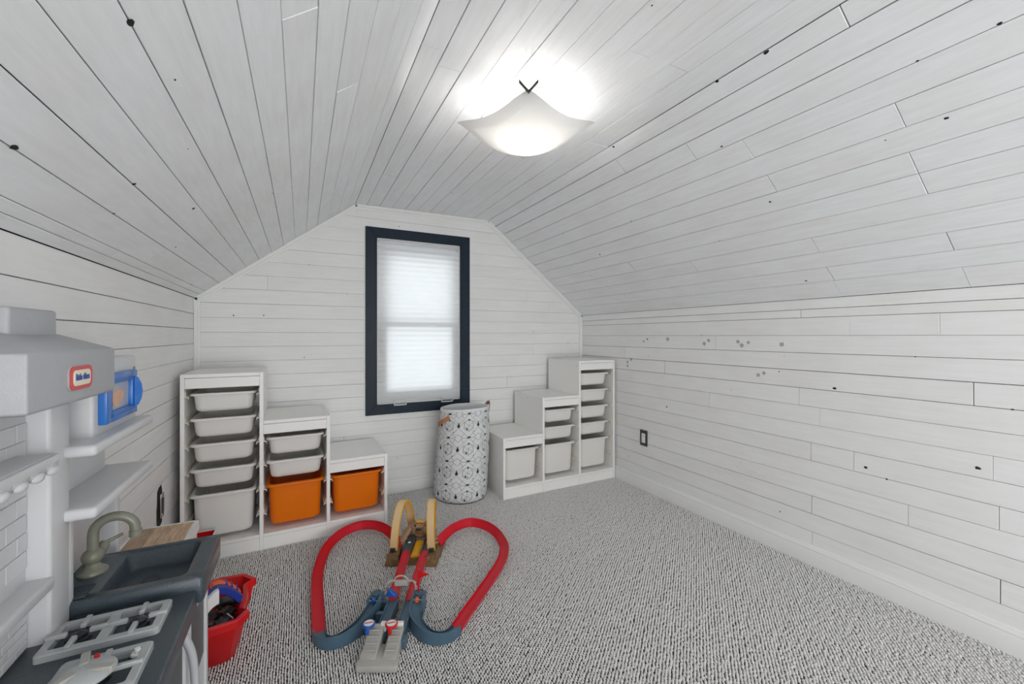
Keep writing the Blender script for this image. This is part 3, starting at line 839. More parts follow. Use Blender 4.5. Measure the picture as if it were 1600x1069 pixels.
for col in range(8):
    for row in range(-1, 5):
        ox = col*CW; oz = row*CH + 0.055
        hx, hz, hr = ox+CW*0.25, oz, 0.040
        hv = [(hx+hr*math.cos(PI/6+k*PI/3), hz+hr*math.sin(PI/6+k*PI/3)) for k in range(6)]
        for k in range(6):
            line(hv[k], hv[(k+1) % 6]); line(hv[k], (hx, hz), .0011)
            m1 = ((hv[k][0]+hv[(k+1) % 6][0])/2, (hv[k][1]+hv[(k+1) % 6][1])/2)
            m2 = ((hv[(k+1) % 6][0]+hv[(k+2) % 6][0])/2, (hv[(k+1) % 6][1]+hv[(k+2) % 6][1])/2)
            line(m1, m2, .0011)
        # big diamond lattice between hexagons
        dx, dz = ox+CW*0.75, oz+CH*0.48
        T_ = (dx, dz+CH*.42); B_ = (dx, dz-CH*.42); L_ = (dx-CW*.5, dz); R_ = (dx+CW*.5, dz)
        for (p, q) in ((T_, L_), (T_, R_), (B_, L_), (B_, R_)): line(p, q)
        for (sx, sz) in ((-1, 1), (1, 1), (1, -1), (-1, -1)):
            line((dx+sx*CW*.22, dz), (dx, dz+sz*CH*.16)); line((dx+sx*CW*.3, dz+sz*CH*.22), (dx+sx*CW*.12, dz+sz*CH*.02))
        line((dx-CW*.22, dz), (dx-CW*.5, dz)); line((dx+CW*.22, dz), (dx+CW*.5, dz))
        # black drop, triangles
        bx_, bz_ = ox+CW*0.75, oz+0.0
        blob([(bx_-.0085, bz_-.012), (bx_+.0085, bz_-.012), (bx_+.009, bz_), (bx_+.003, bz_+.013), (bx_, bz_+.026), (bx_-.003, bz_+.013), (bx_-.008, bz_)])
        line((bx_, bz_-.012), (bx_+CW*.28, bz_+.03)); line((bx_, bz_-.012), (bx_-CW*.28, bz_+.03))
        blob([(hx-.008, hz+.040), (hx+.008, hz+.041), (hx+.006, hz+.034), (hx, hz+.024), (hx-.002, hz+.034)])
        blob([(hx-.018, hz-.014), (hx-.006, hz-.020), (hx-.012, hz-.031), (hx-.017, hz-.028)])
        blob([(hx-.006, hz+CH*.48-.004), (hx+.016, hz+CH*.48), (hx+.006, hz+CH*.48+.010), (hx-.010, hz+CH*.48+.006)])
        line((hx-.02, hz+CH*.48-.002), (hx+.024, hz+CH*.48+.001), .0016)
        blob([(hx+.036, hz-.048), (hx+.043, hz-.041), (hx+.035, hz-.038)])
pr.build('printed_pattern', 'print', ham, smooth=0)
def handle(p0, p1, mt, rise, out):
    b = MB(); pts = []
    for k in range(17):
        t = k/16; ang = p0[0]+(p1[0]-p0[0])*t; z = p0[1]+(p1[1]-p0[1])*t + math.sin(PI*t)*rise
        p = hsurf(ang, min(p0[1]+(p1[1]-p0[1])*t, .62), 0.004+out*math.sin(PI*t)); p.z = z; pts.append(p)
    rings = []
    for i, p in enumerate(pts):
        tng = (pts[min(i+1, 16)]-pts[max(i-1, 0)]).normalized(); o_ = Vector((p.x, p.y, 0)).normalized(); w = tng.cross(o_).normalized()*0.0125; o2 = o_*0.0018
        rings.append([p-w-o2, p+w-o2, p+w+o2, p-w+o2])
    b.loft(rings); b.build('leather_handle', mt, ham, smooth=30, label='tan leather loop handle' if mt == 'leather' else 'grey-brown leather loop handle')
handle((-1.22, .520), (-.60, .585), 'leather', -.012, .026)
handle((1.50, .600), (2.15, .600), 'leather2', .048, .006)

# ---------------------------------------------------------------- toy kitchen
KY0, KY1 = 0.60, 1.385
kit = thing('toy_kitchen', (-0.39, 1.02, 0), 'white and grey plastic play kitchen with dark counter, sink and hood, against left wall', 'toy kitchen')
def K(b, name, mt, bevel=0, seg=3, parent=kit, label=None, smooth=40): return b.build(name, mt, parent, world=True, bevel=bevel, seg=seg, label=label, smooth=smooth)
K(MB().box(-.550, -.232, KY0, KY1, 0, .512), 'cabinet_body', 'ktwhite', .010)
K(MB().box(-.475, -.211, KY0, 1.178, .505, .550), 'countertop', 'counter', .006, label='dark speckled blue-grey counter')
# sink block
def rr(x0, x1, ya, yb_, r, z): return rrect((x0+x1)/2, (ya+yb_)/2, (x1-x0)/2, (yb_-ya)/2, r, z, 5)
b = MB()
b.loft([rr(-.470, -.203, 1.179, 1.403, .006, .518), rr(-.474, -.199, 1.175, 1.407, .010, .524), rr(-.474, -.199, 1.175, 1.407, .010, .574), rr(-.470, -.203, 1.179, 1.403, .010, .580),
        rr(-.392, -.236, 1.199, 1.384, .016, .580), rr(-.389, -.239, 1.202, 1.381, .016, .576), rr(-.382, -.246, 1.209, 1.374, .018, .542), rr(-.376, -.252, 1.215, 1.368, .018, .536)])
sink = K(b, 'sink', 'counter', label='dark speckled sink block', smooth=50)
b = MB(); b.lathe((-.326, 1.305, .5365), [(.018, 0), (.018, .002), (.013, .002), (.012, .0005), (.004, .0005)], 20, cap0=False); K(b, 'drain', 'counter', parent=sink)
for k in range(7):
    K(MB().box(-.455, -.405, 1.188+.0085*k, 1.192+.0085*k, .5795, .5835), 'louver', 'counter', .001, 1, parent=sink)
# faucet
fx, fy, fz = -.432, 1.308, .580
fauc = K(MB().lathe((fx, fy, fz), [(.027, 0), (.027, .004), (.024, .008), (.019, .011), (.013, .018), (.011, .026)], 24), 'faucet', 'ktbeige', label='olive-grey plastic tap')
K(MB().sphere((fx, fy, fz+.038), (.021, .021, .019), 20, 10), 'faucet_ball', 'ktbeige', parent=fauc)
arc = [(fx, fy, fz+.045), (fx, fy, fz+.085)]
for k in range(1, 12):
    a = PI - PI*k/12
    arc.append((fx+.038+.038*math.cos(a), fy+.002*k/12, fz+.088+.035*math.sin(a)))
arc.append((fx+.076, fy+.002, fz+.076))
K(MB().tube(arc, .0105, 14), 'spout', 'ktbeige', parent=fauc, smooth=60)
K(MB().cyl((fx+.076, fy+.002), .0125, fz+.068, fz+.083, 18), 'spout_tip', 'ktbeige', .001, 1, parent=fauc)
K(MB().tube([(fx+.004, fy+.015, fz+.040), (fx+.010, fy+.034, fz+.050)], [.013, .011], 12).tube([(fx+.012, fy+.034, fz+.052), (fx+.038, fy+.052, fz+.060)], [.005, .004], 8), 'lever', 'ktbeige', parent=fauc)
# stove grates and burners
def grate(x0, x1, ya, yb_, div, z=.550):
    b = MB(); w = .014; zt = z+.013
    b.loft([rr(x0, x1, ya, yb_, .008, z), rr(x0, x1, ya, yb_, .008, zt-.002), rr(x0+.002, x1-.002, ya+.002, yb_-.002, .008, zt), rr(x0+w, x1-w, ya+w, yb_-w, .004, zt), rr(x0+w, x1-w, ya+w, yb_-w, .004, z)], False, False)
    g = K(b, 'grate', 'grate', label='light grey pan grate')
    cells = [(x0, x1)] if not div else [(x0, (x0+x1)/2), ((x0+x1)/2, x1)]
    if div: K(MB().box((x0+x1)/2-.009, (x0+x1)/2+.009, ya+w*.8, yb_-w*.8, z, zt-.001), 'crossbar', 'grate', .001, 1, parent=g)
    for (a, c) in cells:
        mx, my = (a+c)/2, (ya+yb_)/2; L = (c-a)/2
        for (dx, dy) in ((1, 0), (-1, 0), (0, 1), (0, -1)):
            e0 = .016; e1 = (L if dx else (yb_-ya)/2)-.002
            if div and dx: e1 = L+.002
            xx = sorted((mx+dx*e0, mx+dx*e1)) if dx else (mx-.0045, mx+.0045)
            yy = sorted((my+dy*e0, my+dy*e1)) if dy else (my-.0045, my+.0045)
            K(MB().box(xx[0], xx[1], yy[0], yy[1], zt-.004, zt+.005), 'prong', 'grate', .0015, 1, parent=g)
        b = MB(); b.lathe((mx, my, z), [(.019, 0), (.019, .003), (.013, .005), (.013, .010), (.008, .013), (.002, .014)], 20); K(b, 'burner', 'burner', parent=g)
grate(-.424, -.247, 1.036, 1.140, True)
grate(-.369, -.244, .885, 1.000, False)
# back structure
bs = K(MB().box(-.553, -.456, KY0, 1.102, .50, 1.06), 'backsplash', 'ktwhite', .004)
for r_ in range(6):
    for c in range(13):
        ya = 1.098-.038*(c+1) + (.019 if r_ % 2 else 0); z0 = .553+.0165*r_
        yb_ = min(ya+.036, 1.098)
        if z0+.015 > .652: continue
        K(MB().box(-.4565, -.4525, max(ya, KY0), yb_, z0, z0+.0148), 'tile', 'ktwhite', .001, 1, parent=bs, smooth=0)
for r_ in range(8):
    for c in range(8):
        ya = 1.098-.062*(c+1) + (.031 if r_ % 2 else 0); z0 = .70+.034*r_
        yb_ = min(ya+.060, 1.098)
        K(MB().box(-.4565, -.4535, max(ya, KY0), yb_, z0, z0+.0325), 'tile', 'ktwhite', .001, 1, parent=bs, smooth=0)
K(MB().box(-.545, -.418, KY0, 1.106, .651, .674), 'ledge', 'ktwhite', .006)
K(MB().box(-.553, -.423, 1.100, 1.176, .508, 1.07), 'pillar', 'ktwhite', .007)
# scalloped spice shelf
b = MB(); b.box(-.50, -.403, KY0, 1.062, .905, .917)
poly = []
y = 1.064; poly.append((y, .915)); n = 40
P_ = .048
ys_ = [1.064-(1.064-KY0)*k/120 for k in range(121)]
bot = [(yy, .902-.020*abs(math.sin(PI*(1.064-yy)/P_))) for yy in ys_]
top = [(yy, .915) for yy in reversed(ys_)]
b.prism(bot+top, -.408, -.396, 'yz')
K(b, 'scalloped_shelf', 'ktwhite', .003, 2)
for k in range(9):
    yy = 1.064-P_*(k+.5)
    if yy < KY0+.02: continue
    K(MB().sphere((-.398, yy, .890), (.008, .016, .009), 12, 8), 'scallop_knob', 'ktwhite')
# hood
HX = -.36
b = MB()
def hr(x1, ya, yb_, z, x0=-.552): return [(x0, ya, z), (x1, ya, z), (x1, yb_, z), (x0, yb_, z)]
b.loft([hr(HX-.01, .885, 1.188, 1.010), hr(HX, .872, 1.198, 1.014), hr(HX, .872, 1.198, 1.104), hr(-.43, .97, 1.150, 1.134)])
hood = K(b, 'hood', 'ktgrey', .006, label='grey plastic cooker hood')
K(MB().box(-.550, -.428, .985, 1.138, 1.125, 1.180), 'chimney', 'ktgrey', .006, parent=hood)
# badge on the hood
def badge(hx, hz, xf, t, mt, name):
    b = MB(); pts = [(y, z) for y, z, _ in rrect(1.0345, 1.0555, hx, hz, min(hx, hz)*0.62, 0, 8)]
    b.prism(pts, HX-.001, xf, 'yz'); return K(b, name, mt, .0006, 1, parent=hood)
badge(.0450, .0225, HX+.0022, 0, 'ktgrey', 'badge_rim'); badge(.0435, .0212, HX+.0034, 0, 'redlogo', 'badge_border'); badge(.0325, .0140, HX+.0046, 0, 'cream', 'badge_field')
def text(s_, size, loc, rot, mt, name, parent, extr=.0005, sx=1.0, bold=0.0):
    c = bpy.data.curves.new(name, 'FONT'); c.body = s_; c.size = size; c.extrude = extr; c.align_x = 'CENTER'; c.align_y = 'CENTER'; c.offset = bold; c.resolution_u = 3
    o = bpy.data.objects.new(name, c); COL.objects.link(o)
    bpy.context.view_layer.update()
    dg = bpy.context.evaluated_depsgraph_get()
    me = bpy.data.meshes.new_from_object(o.evaluated_get(dg)); bpy.data.objects.remove(o)
    mtx = Matrix.Translation(loc) @ rot.to_4x4() @ Matrix.Diagonal((sx, 1, 1, 1))
    inv = rootmat(parent).inverted()
    me.transform(inv @ mtx)
    me.materials.clear(); me.materials.append(M[mt])
    o2 = bpy.data.objects.new(name, me); COL.objects.link(o2); o2.parent = parent
    return o2
RX = Matrix(((0, 0, 1), (1, 0, 0), (0, 1, 0)))       # text x->+Y, y->+Z, normal->+X
text('little tikes', .0165, (HX+.0048, 1.0345, 1.0565), RX, 'inkblue', 'badge_lettering', hood, sx=0.80, bold=.0004)
# tower with shelves and microwave
K(MB().box(-.553, -.470, 1.170, 1.500, 0.0, 1.00), 'tower_back', 'ktwhite', .006)
for (zt) in (.907, .779):
    b = MB(); b.box(-.552, -.375, 1.150, 1.526, zt-.024, zt); K(b, 'tower_shelf', 'ktwhite', .008)
K(MB().box(-.552, -.424, 1.172, 1.196, .50, .760), 'side_cheek', 'ktwhite', .005)
K(MB().box(-.552, -.440, 1.478, 1.502, .0, .760), 'side_cheek', 'ktwhite', .005)
mw = K(MB().box(-.552, -.409, 1.238, 1.508, .900, 1.078), 'microwave', 'ktwhite', .007)
b = MB()
ya, yb_, z0, z1 = 1.262, 1.458, .928, 1.041; wv, wh = .034, .024
b.box(-.409, -.393, ya, ya+wv, z0, z1); b.box(-.409, -.393, yb_-wv, yb_, z0, z1); b.box(-.409, -.393, ya+wv, yb_-wv, z0, z0+wh); b.box(-.409, -.393, ya+wv, yb_-wv, z1-wh, z1)
md = K(b, 'microwave_door', 'blue', .002, 2, label='bright blue microwave door')
for k in range(2):
    K(MB().box(-.394, -.391, ya+wv-.004-.006*k, yb_-wv+.004+.006*k, z0+wh-.007-.006*k, z0+wh-.004-.006*k), 'door_ridge', 'blue', .0006, 1, parent=mw)
    K(MB().box(-.394, -.391, ya+wv-.004-.006*k, yb_-wv+.004+.006*k, z1-wh+.004+.006*k, z1-wh+.007+.006*k), 'door_ridge', 'blue', .0006, 1, parent=mw)
dp = K(MB().box(-.408, -.402, ya+wv, yb_-wv, z0+wh, z1-wh), 'door_pane', 'darkpane', 0, parent=mw, smooth=0)
b = MB(); cy_, cz_ = 1.352, .980
b.prism([(cy_+(.034+.006*math.sin(3*a))*math.cos(a)*1.1, cz_+(.022+.004*math.sin(2*a+1))*math.sin(a)) for a in [2*PI*k/20 for k in range(20)]], -.4022, -.4012, 'yz')
K(b, 'food_picture', 'peach', 0, parent=mw, smooth=0)
# crescent handle
b = MB(); outl = [(0.0, -.042), (.008, -.036), (.0145, -.020), (.017, 0), (.0145, .020), (.008, .036), (0.0, .042)]
pts = []
b.loft([[(-.393+x, 1.432, .985+z) for x, z in outl], [(-.393+x, 1.440, .985+z) for x, z in outl]])
K(b, 'door_handle', 'blue', .0015, 1, parent=mw)
for (za, zc) in ((1.018, 1.046), (.930, .965)):
    K(MB().box(-.4095, -.4080, 1.484, 1.497, za, zc), 'button_strip', 'strip', 0, parent=mw, smooth=0)
# front: doors under the counter
def framed_door(ya, yb_, z0, z1, name):
    b = MB(); w = .022
    for q in ((ya, ya+w, z0, z1), (yb_-w, yb_, z0, z1), (ya+w, yb_-w, z0, z0+w), (ya+w, yb_-w, z1-w, z1)): b.box(-.234, -.224, *q)
    d = K(b, name, 'ktwhite', .002, 2)
    K(MB().box(-.233, -.229, ya+w-.002, yb_-w+.002, z0+w-.002, z0+(z1-z0)*.55), 'door_panel', 'ktwhite', .001, 1, parent=d)
    K(MB().box(-.233, -.230, ya+w-.002, yb_-w+.002, z0+(z1-z0)*.55, z1-w+.002), 'door_window', 'darkgrey', 0, parent=d)
    return d
framed_door(1.165, 1.378, .05, .495, 'cupboard_door')
od = framed_door(.72, 1.155, .05, .495, 'oven_door')
K(MB().tube(smoothpath([(-.230, 1.125, .49), (-.212, 1.125, .44), (-.206, 1.125, .36), (-.212, 1.125, .26), (-.230, 1.125, .20)], 5), .008, 10), 'oven_handle', 'ktgrey', parent=od)

# small things on the stove
sp = thing('toy_spaceship', (-.318, .925, .569), 'round pale grey toy spaceship with a red dot lying on the near grate', 'toy', rz=3.6)
b = MB(); b.lathe((0, 0, 0), [(.018, 0), (.039, .004), (.042, .008), (.038, .012), (.018, .018), (.004, .019)], 28); b.build('hull', 'grate', sp)
for k in range(3):
    a = k*2*PI/3+.3; m_ = Matrix.Rotation(a, 4, 'Z')
    MB().box(.010, .044, -.006, .006, .008, .020, m_).build('hull_panel', 'toygrey', sp, bevel=.001, seg=1)
MB().box(.040, .066, -.012, -.004, .006, .013).box(.040, .066, .004, .012, .006, .013).build('prow_fork', 'grate', sp, bevel=.001, seg=1)
MB().cyl((-.020, -.022), .004, .012, .019, 10).build('red_light', 'red', sp)
hk = thing('white_clip', (-.262, .978, .551), 'tiny white plastic clip inside the corner of the near stove grate', 'clip')
b = MB(); b.tube([(.008*math.cos(a), .008*math.sin(a), .006+.004*0) for a in [0.4+k*.42 for k in range(13)]], .0035, 8); b.build('clip_ring', 'outlet', hk)
b = MB(); b.cyl((-.001, 0), .0045, 0, .016, 10); b.build('clip_stem', 'outlet', hk)

# ---------------------------------------------------------------- low toy cabinet with wooden top
lc = thing('toy_cabinet', (-.42, 1.70, 0), 'low white toy cabinet with butcher-block top beyond the dark sink', 'toy cabinet')
def LC(b, name, mt, bevel=.003, seg=2): return b.build(name, mt, lc, world=True, bevel=bevel, seg=seg)
x0, x1, ya, yb_, zt = -.512, -.330, 1.535, 1.876, .460
LC(MB().box(x0+.008, x1-.006, ya+.006, yb_-.006, .0, zt-.03), 'cabinet_body', 'ktwhite')
b = MB(); w = .014
for q in ((x0, x0+w*.5, ya, yb_), (x1-w, x1, ya, yb_), (x0, x1, ya, ya+w*.5), (x0, x1, yb_-w*.4, yb_)): b.box(q[0], q[1], q[2], q[3], zt-.034, zt)
LC(b, 'top_rim', 'outlet', .001, 1)
n = 6; xx0 = x0+.007; hh = (x1-.014-xx0)/n
for k in range(n):
    MB().box(xx0+hh*k+.0002, xx0+hh*(k+1)-.0002, ya+.007, yb_-.006, zt-.03, zt-.002).build('wood_strip', 'wood', lc, world=True, smooth=0)
LC(MB().box(x1-.006, x1-.001, ya+.03, yb_-.03, .03, .40), 'front_door', 'ktwhite')

# low white box with red lining in front of left storage frame
wb = thing('red_lined_box', (-.455, 2.25, 0), 'low white box with red lining on the carpet in front of the left stepped shelf', 'box')
b = MB(); X0, X1, Y0, Y1, ZT = -.54, -.372, 2.02, 2.525, .168
b.loft([rr(X0, X1, Y0, Y1, .012, .001), rr(X0, X1, Y0, Y1, .012, ZT), rr(X0+.004, X1-.008, Y0+.008, Y1-.004, .01, ZT), rr(X0+.004, X1-.008, Y0+.008, Y1-.004, .01, .05)], True, False)
b.build('box_body', 'outlet', wb, world=True, smooth=30)
b = MB(); b.loft([rr(X0+.0045, X1-.009, Y0+.009, Y1-.0045, .01, .030), rr(X0+.0045, X1-.009, Y0+.009, Y1-.0045, .01, ZT-.003), rr(X0+.011, X1-.011, Y0+.011, Y1-.009, .01, ZT-.003), rr(X0+.011, X1-.011, Y0+.011, Y1-.011, .01, .034)], True, True)
b.build('lining', 'red', wb, world=True, smooth=30)

# ---------------------------------------------------------------- red toy bin on the floor
rb = thing('red_toy_bin', (-.26, 1.81, 0), 'open red plastic toy bin with notched rim standing on the carpet beside the play kitchen', 'toy bin')
OUT = [(-.058, -.165), (-.02, -.165), (.070, -.150), (.098, -.105), (.074, -.080), (.078, -.03), (.078, .03), (.070, .085), (.102, .110), (.060, .165), (-.02, .175), (-.058, .165)]
def oring(s_, z, grow=0.0):
    out = []
    for (x, y) in OUT:
        r_ = math.hypot(x, y); out.append((x*s_+x/r_*grow, y*s_+y/r_*grow, z))
    return out
b = MB()
b.loft([oring(.50, .004), oring(.55, .010), oring(.92, .150), oring(.93, .152, .010), oring(.94, .154, .012), oring(.94, .176, .012), oring(.94, .180, .008), oring(.93, .178, -.004), oring(.90, .150, -.004), oring(.52, .012, -.004)])
bmesh_o = b.build('bin_shell', 'red', rb, smooth=35)
RBX = Vector((-.26, 1.81, 0))
lt = thing('toy_blaster', (-.262, 1.770, .168), 'blue and orange arched plastic toy sticking out of the red bin', 'toy', rz=0.3)
b = MB(); a_ = [(-.075+.15*k/12, 0, .060*math.sin(PI*k/12)+.012) for k in range(13)]
outer_ = [(x, z+.016) for x, _, z in a_]; inner_ = [(x*.86, z-.010) for x, _, z in reversed(a_)]
b.prism(outer_+inner_, -.020, .006, 'xz'); b.build('blue_arch', 'royal', lt, bevel=.002, seg=1)
b = MB(); b.prism([(x, z+.020) for x, _, z in a_[5:]]+[(x*.9, z-.002) for x, _, z in reversed(a_[5:])], .008, .034, 'xz'); b.build('orange_cover', 'orangetoy', lt, bevel=.002, seg=1, label='orange cover')
for k in range(3):
    x_ = .030+.016*k; z_ = .060*math.sin(PI*(x_+.075)/.15)+.030
    MB().box(x_-.003, x_+.003, .006, .037, z_-.008, z_+.004).build('cooling_fin', 'royal', lt, bevel=.001, seg=1)
b = MB(); b.prism([(x*.8, z*.95+.022) for x, _, z in a_[1:7]]+[(x*.62, z*.6) for x, _, z in reversed(a_[1:7])], -.042, -.022, 'xz'); b.build('white_shell', 'outlet', lt, bevel=.002, seg=1, label='white shell')
def toycar(loc, rz, tilt, body, label, trim_):
    r = thing('toy_car', loc, label, 'toy car', rz); r.rotation_euler = (tilt, 0.2, rz)
    b = MB(); b.prism([(-.036, .006), (.036, .006), (.037, .014), (.020, .018), (.008, .027), (-.016, .027), (-.028, .018), (-.037, .016)], -.015, .015, 'xz'); b.build('car_body', body, r, bevel=.003, seg=2)
    for sx in (-.022, .022):
        for sy in (-.0165, .0165):
            b = MB(); b.cyl((sx, .007), .007, sy-.003, sy+.003, 12, axis='y'); b.build('wheel', 'mesh', r, bevel=.0008, seg=1)
    MB().box(-.004, .018, -.0152, .0152, .0185, .0235).build('car_trim', trim_, r, bevel=.001, seg=1)
toycar((-.240, 1.735, .136), 1.0, .5, 'toydark', 'black toy car with pale side strip, near edge of the red bin', 'outlet')
toycar((-.232, 1.800, .128), 2.1, -.4, 'toydark', 'black toy car with orange window, middle of the red bin', 'orangetoy')
toycar((-.250, 1.855, .135), .4, .3, 'toydark', 'plain black toy car deeper in the red bin', 'darkgrey')
toycar((-.272, 1.725, .125), 1.7, .2, 'toydark', 'black toy car with steel window, left side of the red bin', 'chrome')
def loosepile():
    pile = thing('dark_toy_parts', (-.265, 1.80, .012), 'black toy pieces heaped at the bottom of the red bin', 'toy')
    for k in range(14):
        x, y = random.uniform(-.030, .030), random.uniform(-.065, .060)
        m_ = Matrix.Translation((x, y, .060+random.uniform(0, .050))) @ Matrix.Rotation(random.uniform(0, 3), 4, 'Z') @ Matrix.Rotation(random.uniform(-.5, .5), 4, 'X')
        MB().box(-.028, .028, -.014, .014, -.012, .012, m_).build('toy_piece', 'toydark', pile, bevel=.004, seg=2)
    b = MB(); b.box(-.024, .030, -.060, .060, 0, .05); b.build('toy_base_piece', 'toydark', pile, bevel=.006)
loosepile()

# ---------------------------------------------------------------- race track set
tr = thing('race_track_set', (.229, 1.473, .0080), 'red, blue and yellow toy race track with side loops and gorilla, on the carpet', 'toy race track', rz=-YAW)
def ribbon(path, name, mt, w=.0425, lip=.007, bank=None, parent=tr, lipmt=None, th=.0028):
    """open channel track: floor strip with two raised lips following the path"""
    pts = smoothpath(path, 6) if len(path) > 2 else [Vector(p) for p in path]
    n = len(pts); b = MB(); rings = []
    prof = [(-w/2-.0025, lip), (-w/2, lip), (-w/2, 0), (w/2, 0), (w/2, lip), (w/2+.0025, lip), (w/2+.0025, -th), (-w/2-.0025, -th)]
    for i, p in enumerate(pts):
        t = (pts[min(i+1, n-1)]-pts[max(i-1, 0)]); 
        side = Vector((t.y, -t.x, 0)).normalized(); t.normalize(); up = side.cross(t).normalized()
        bk_ = bank(i/(n-1)) if bank else 0
        s2 = side*math.cos(bk_)+up*math.sin(bk_); u2 = up*math.cos(bk_)-side*math.sin(bk_)
        rings.append([p+s2*a+u2*c for a, c in prof])
    b.loft(rings); return b.build(name, mt, parent, smooth=50)
sstep = lambda x: max(0, min(1, x))**2*(3-2*max(0, min(1, x)))
LP = [(-0.262, 0.142, .012), (-0.31, .24, .012), (-0.366, 0.354, .014), (-0.427, 0.487, .018), (-0.465, 0.60, .024), (-0.490, 0.72, .030), (-0.488, 0.814, .036), (-0.462, 0.899, .040),
      (-0.397, 0.955, .045), (-0.305, 0.945, .048), (-0.218, 0.876, .050), (-0.145, 0.775, .050), (-.112, .69, .045)]
RP = [(0.250, 0.166, .012), (.285, .27, .012), (0.325, 0.376, .014), (0.373, 0.502, .020), (0.408, 0.607, .026), (0.423, 0.707, .034), (0.410, 0.783, .040), (0.372, 0.876, .044),
      (0.308, 0.950, .047), (0.221, 0.980, .050), (0.145, 0.925, .050), (0.100, 0.832, .050), (.080, .76, .045)]
# outer edge raised: for the left loop the path runs clockwise (outside = left), for the right one anticlockwise (outside = right)
ribbon(LP, 'curved_track', 'trackred', bank=lambda t: -0.95*sstep((t-.30)/.3))
ribbon(RP, 'curved_track', 'trackred', bank=lambda t: 0.95*sstep((t-.30)/.3))
# centre lanes
CLX = (-.040, .038)
ribbon([(-.022, .275, .050), (-.034, .36, .046), (-.048, .48, .042), (-.058, .60, .044), (-.062, .66, .052)], 'straight_track', 'trackred', w=.034)
ribbon([(.047, .275, .050), (.041, .36, .046), (.036, .48, .042), (.030, .60, .044), (.028, .66, .052)], 'straight_track', 'trackred', w=.034)
# blue lanes from launcher
def lane(x0, x1):
    b = MB(); w = .019
    b.loft([[(x-w, y, z0), (x+w, y, z0), (x+w, y, z1+.008), (x+w-.0035, y, z1+.008), (x+w-.0035, y, z1), (x-w+.0035, y, z1), (x-w+.0035, y, z1+.008), (x-w, y, z1+.008)]
            for (x, y, z0, z1) in ((x0, .085, 0.0, .030), ((x0+x1)/2, .18, .004, .040), (x1, .285, .004, .048))])
    o = b.build('start_lane', 'steelblue', tr, smooth=25)
lane(-.020, -.022); lane(.048, .047)
# blue side curves with ribbed outer wall, climbing to the towers
bL = [(-.262, .146, .012), (-.236, .112, .012), (-.205, .098, .014), (-.170, .105, .018), (-.138, .135, .024), (-.112, .18, .032), (-.098, .23, .044), (-.092, .29, .056)]
bR = [(.250, .166, .012), (.222, .132, .012), (.190, .120, .014), (.150, .128, .018), (.112, .16, .026), (.086, .20, .034), (.080, .24, .046), (.082, .29, .056)]
def bluecurve(path, sgn):
    pts = smoothpath(path, 5); n = len(pts); rings = []; b = MB()
    for i, p in enumerate(pts):
        t = (pts[min(i+1, n-1)]-pts[max(i-1, 0)]).normalized(); side = Vector((t.y, -t.x, 0)).normalized()*sgn   # outward
        k = math.sin(PI*min(1, i/(n-1)*1.25)); hw = .020+.008*k
        rib = .0015 if i % 2 else 0
        rings.append([Vector((p.x, p.y, 0))-side*.021 + Vector((0, 0, max(p.z-.008, 0))), p-side*.021+Vector((0, 0, .006)), p-side*.018+Vector((0, 0, .006)), p-side*.018,
                      p+side*.015+Vector((0, 0, .002)), p+side*.019+Vector((0, 0, hw)), p+side*(.023+rib)+Vector((0, 0, hw)), Vector((p.x, p.y, 0))+side*(.025+rib)])
    b.loft(rings); b.build('banked_curve', 'steelblue', tr, smooth=25)
bluecurve(bL, 1); bluecurve(bR, -1)
def tower(x, y, cmt):
    b = MB(); b.box(x-.026, x+.026, y-.018, y+.030, 0, .062); b.box(x-.027, x-.018, y-.045, y-.018, .0, .068); b.box(x+.018, x+.027, y-.045, y-.018, .0, .068)
    t_ = b.build('starter_tower', 'steelblue', tr, bevel=.003, seg=2)
    MB().lathe((x, y+.008, .062), [(.020, 0), (.020, .006), (.015, .007), (.014, .004), (.008, .004), (.007, .006), (.001, .006)], 24).build('tower_dial', 'steelblue', t_)
    MB().tube([(x-.028, y-.034, .060), (x+.028, y-.034, .060)], .0022, 8).build('gate_rod', 'toygrey', t_)
    MB().box(x-.007, x+.007, y-.042, y-.026, .052, .068).build('gate_flap', cmt, t_, bevel=.002, seg=1)
tower(-.094, .290, 'deepblue'); tower(.078, .296, 'orangetoy')
for q in ((-.072, -.034, .205, .225, .006, .040), (-.068, -.038, .27, .285, .006, .046), (.020, .066, .18, .20, .0, .030), (.062, .078, .075, .11, .0, .032)):
    MB().box(*q).build('connector_block', 'steelblue', tr, bevel=.002, seg=1)
# flag
b = MB(); b.tube([(.076, .302, .066), (.074, .304, .158)], .0032, 8); fl = b.build('flag_pole', 'red', tr)
MB().prism([(.074, .157), (.118, .138), (.074, .122)], .302, .306, 'xz').build('flag', 'red', fl, smooth=0)
MB().sphere((.074, .304, .160), .0055, 12, 8).build('pole_tip', 'red', fl)
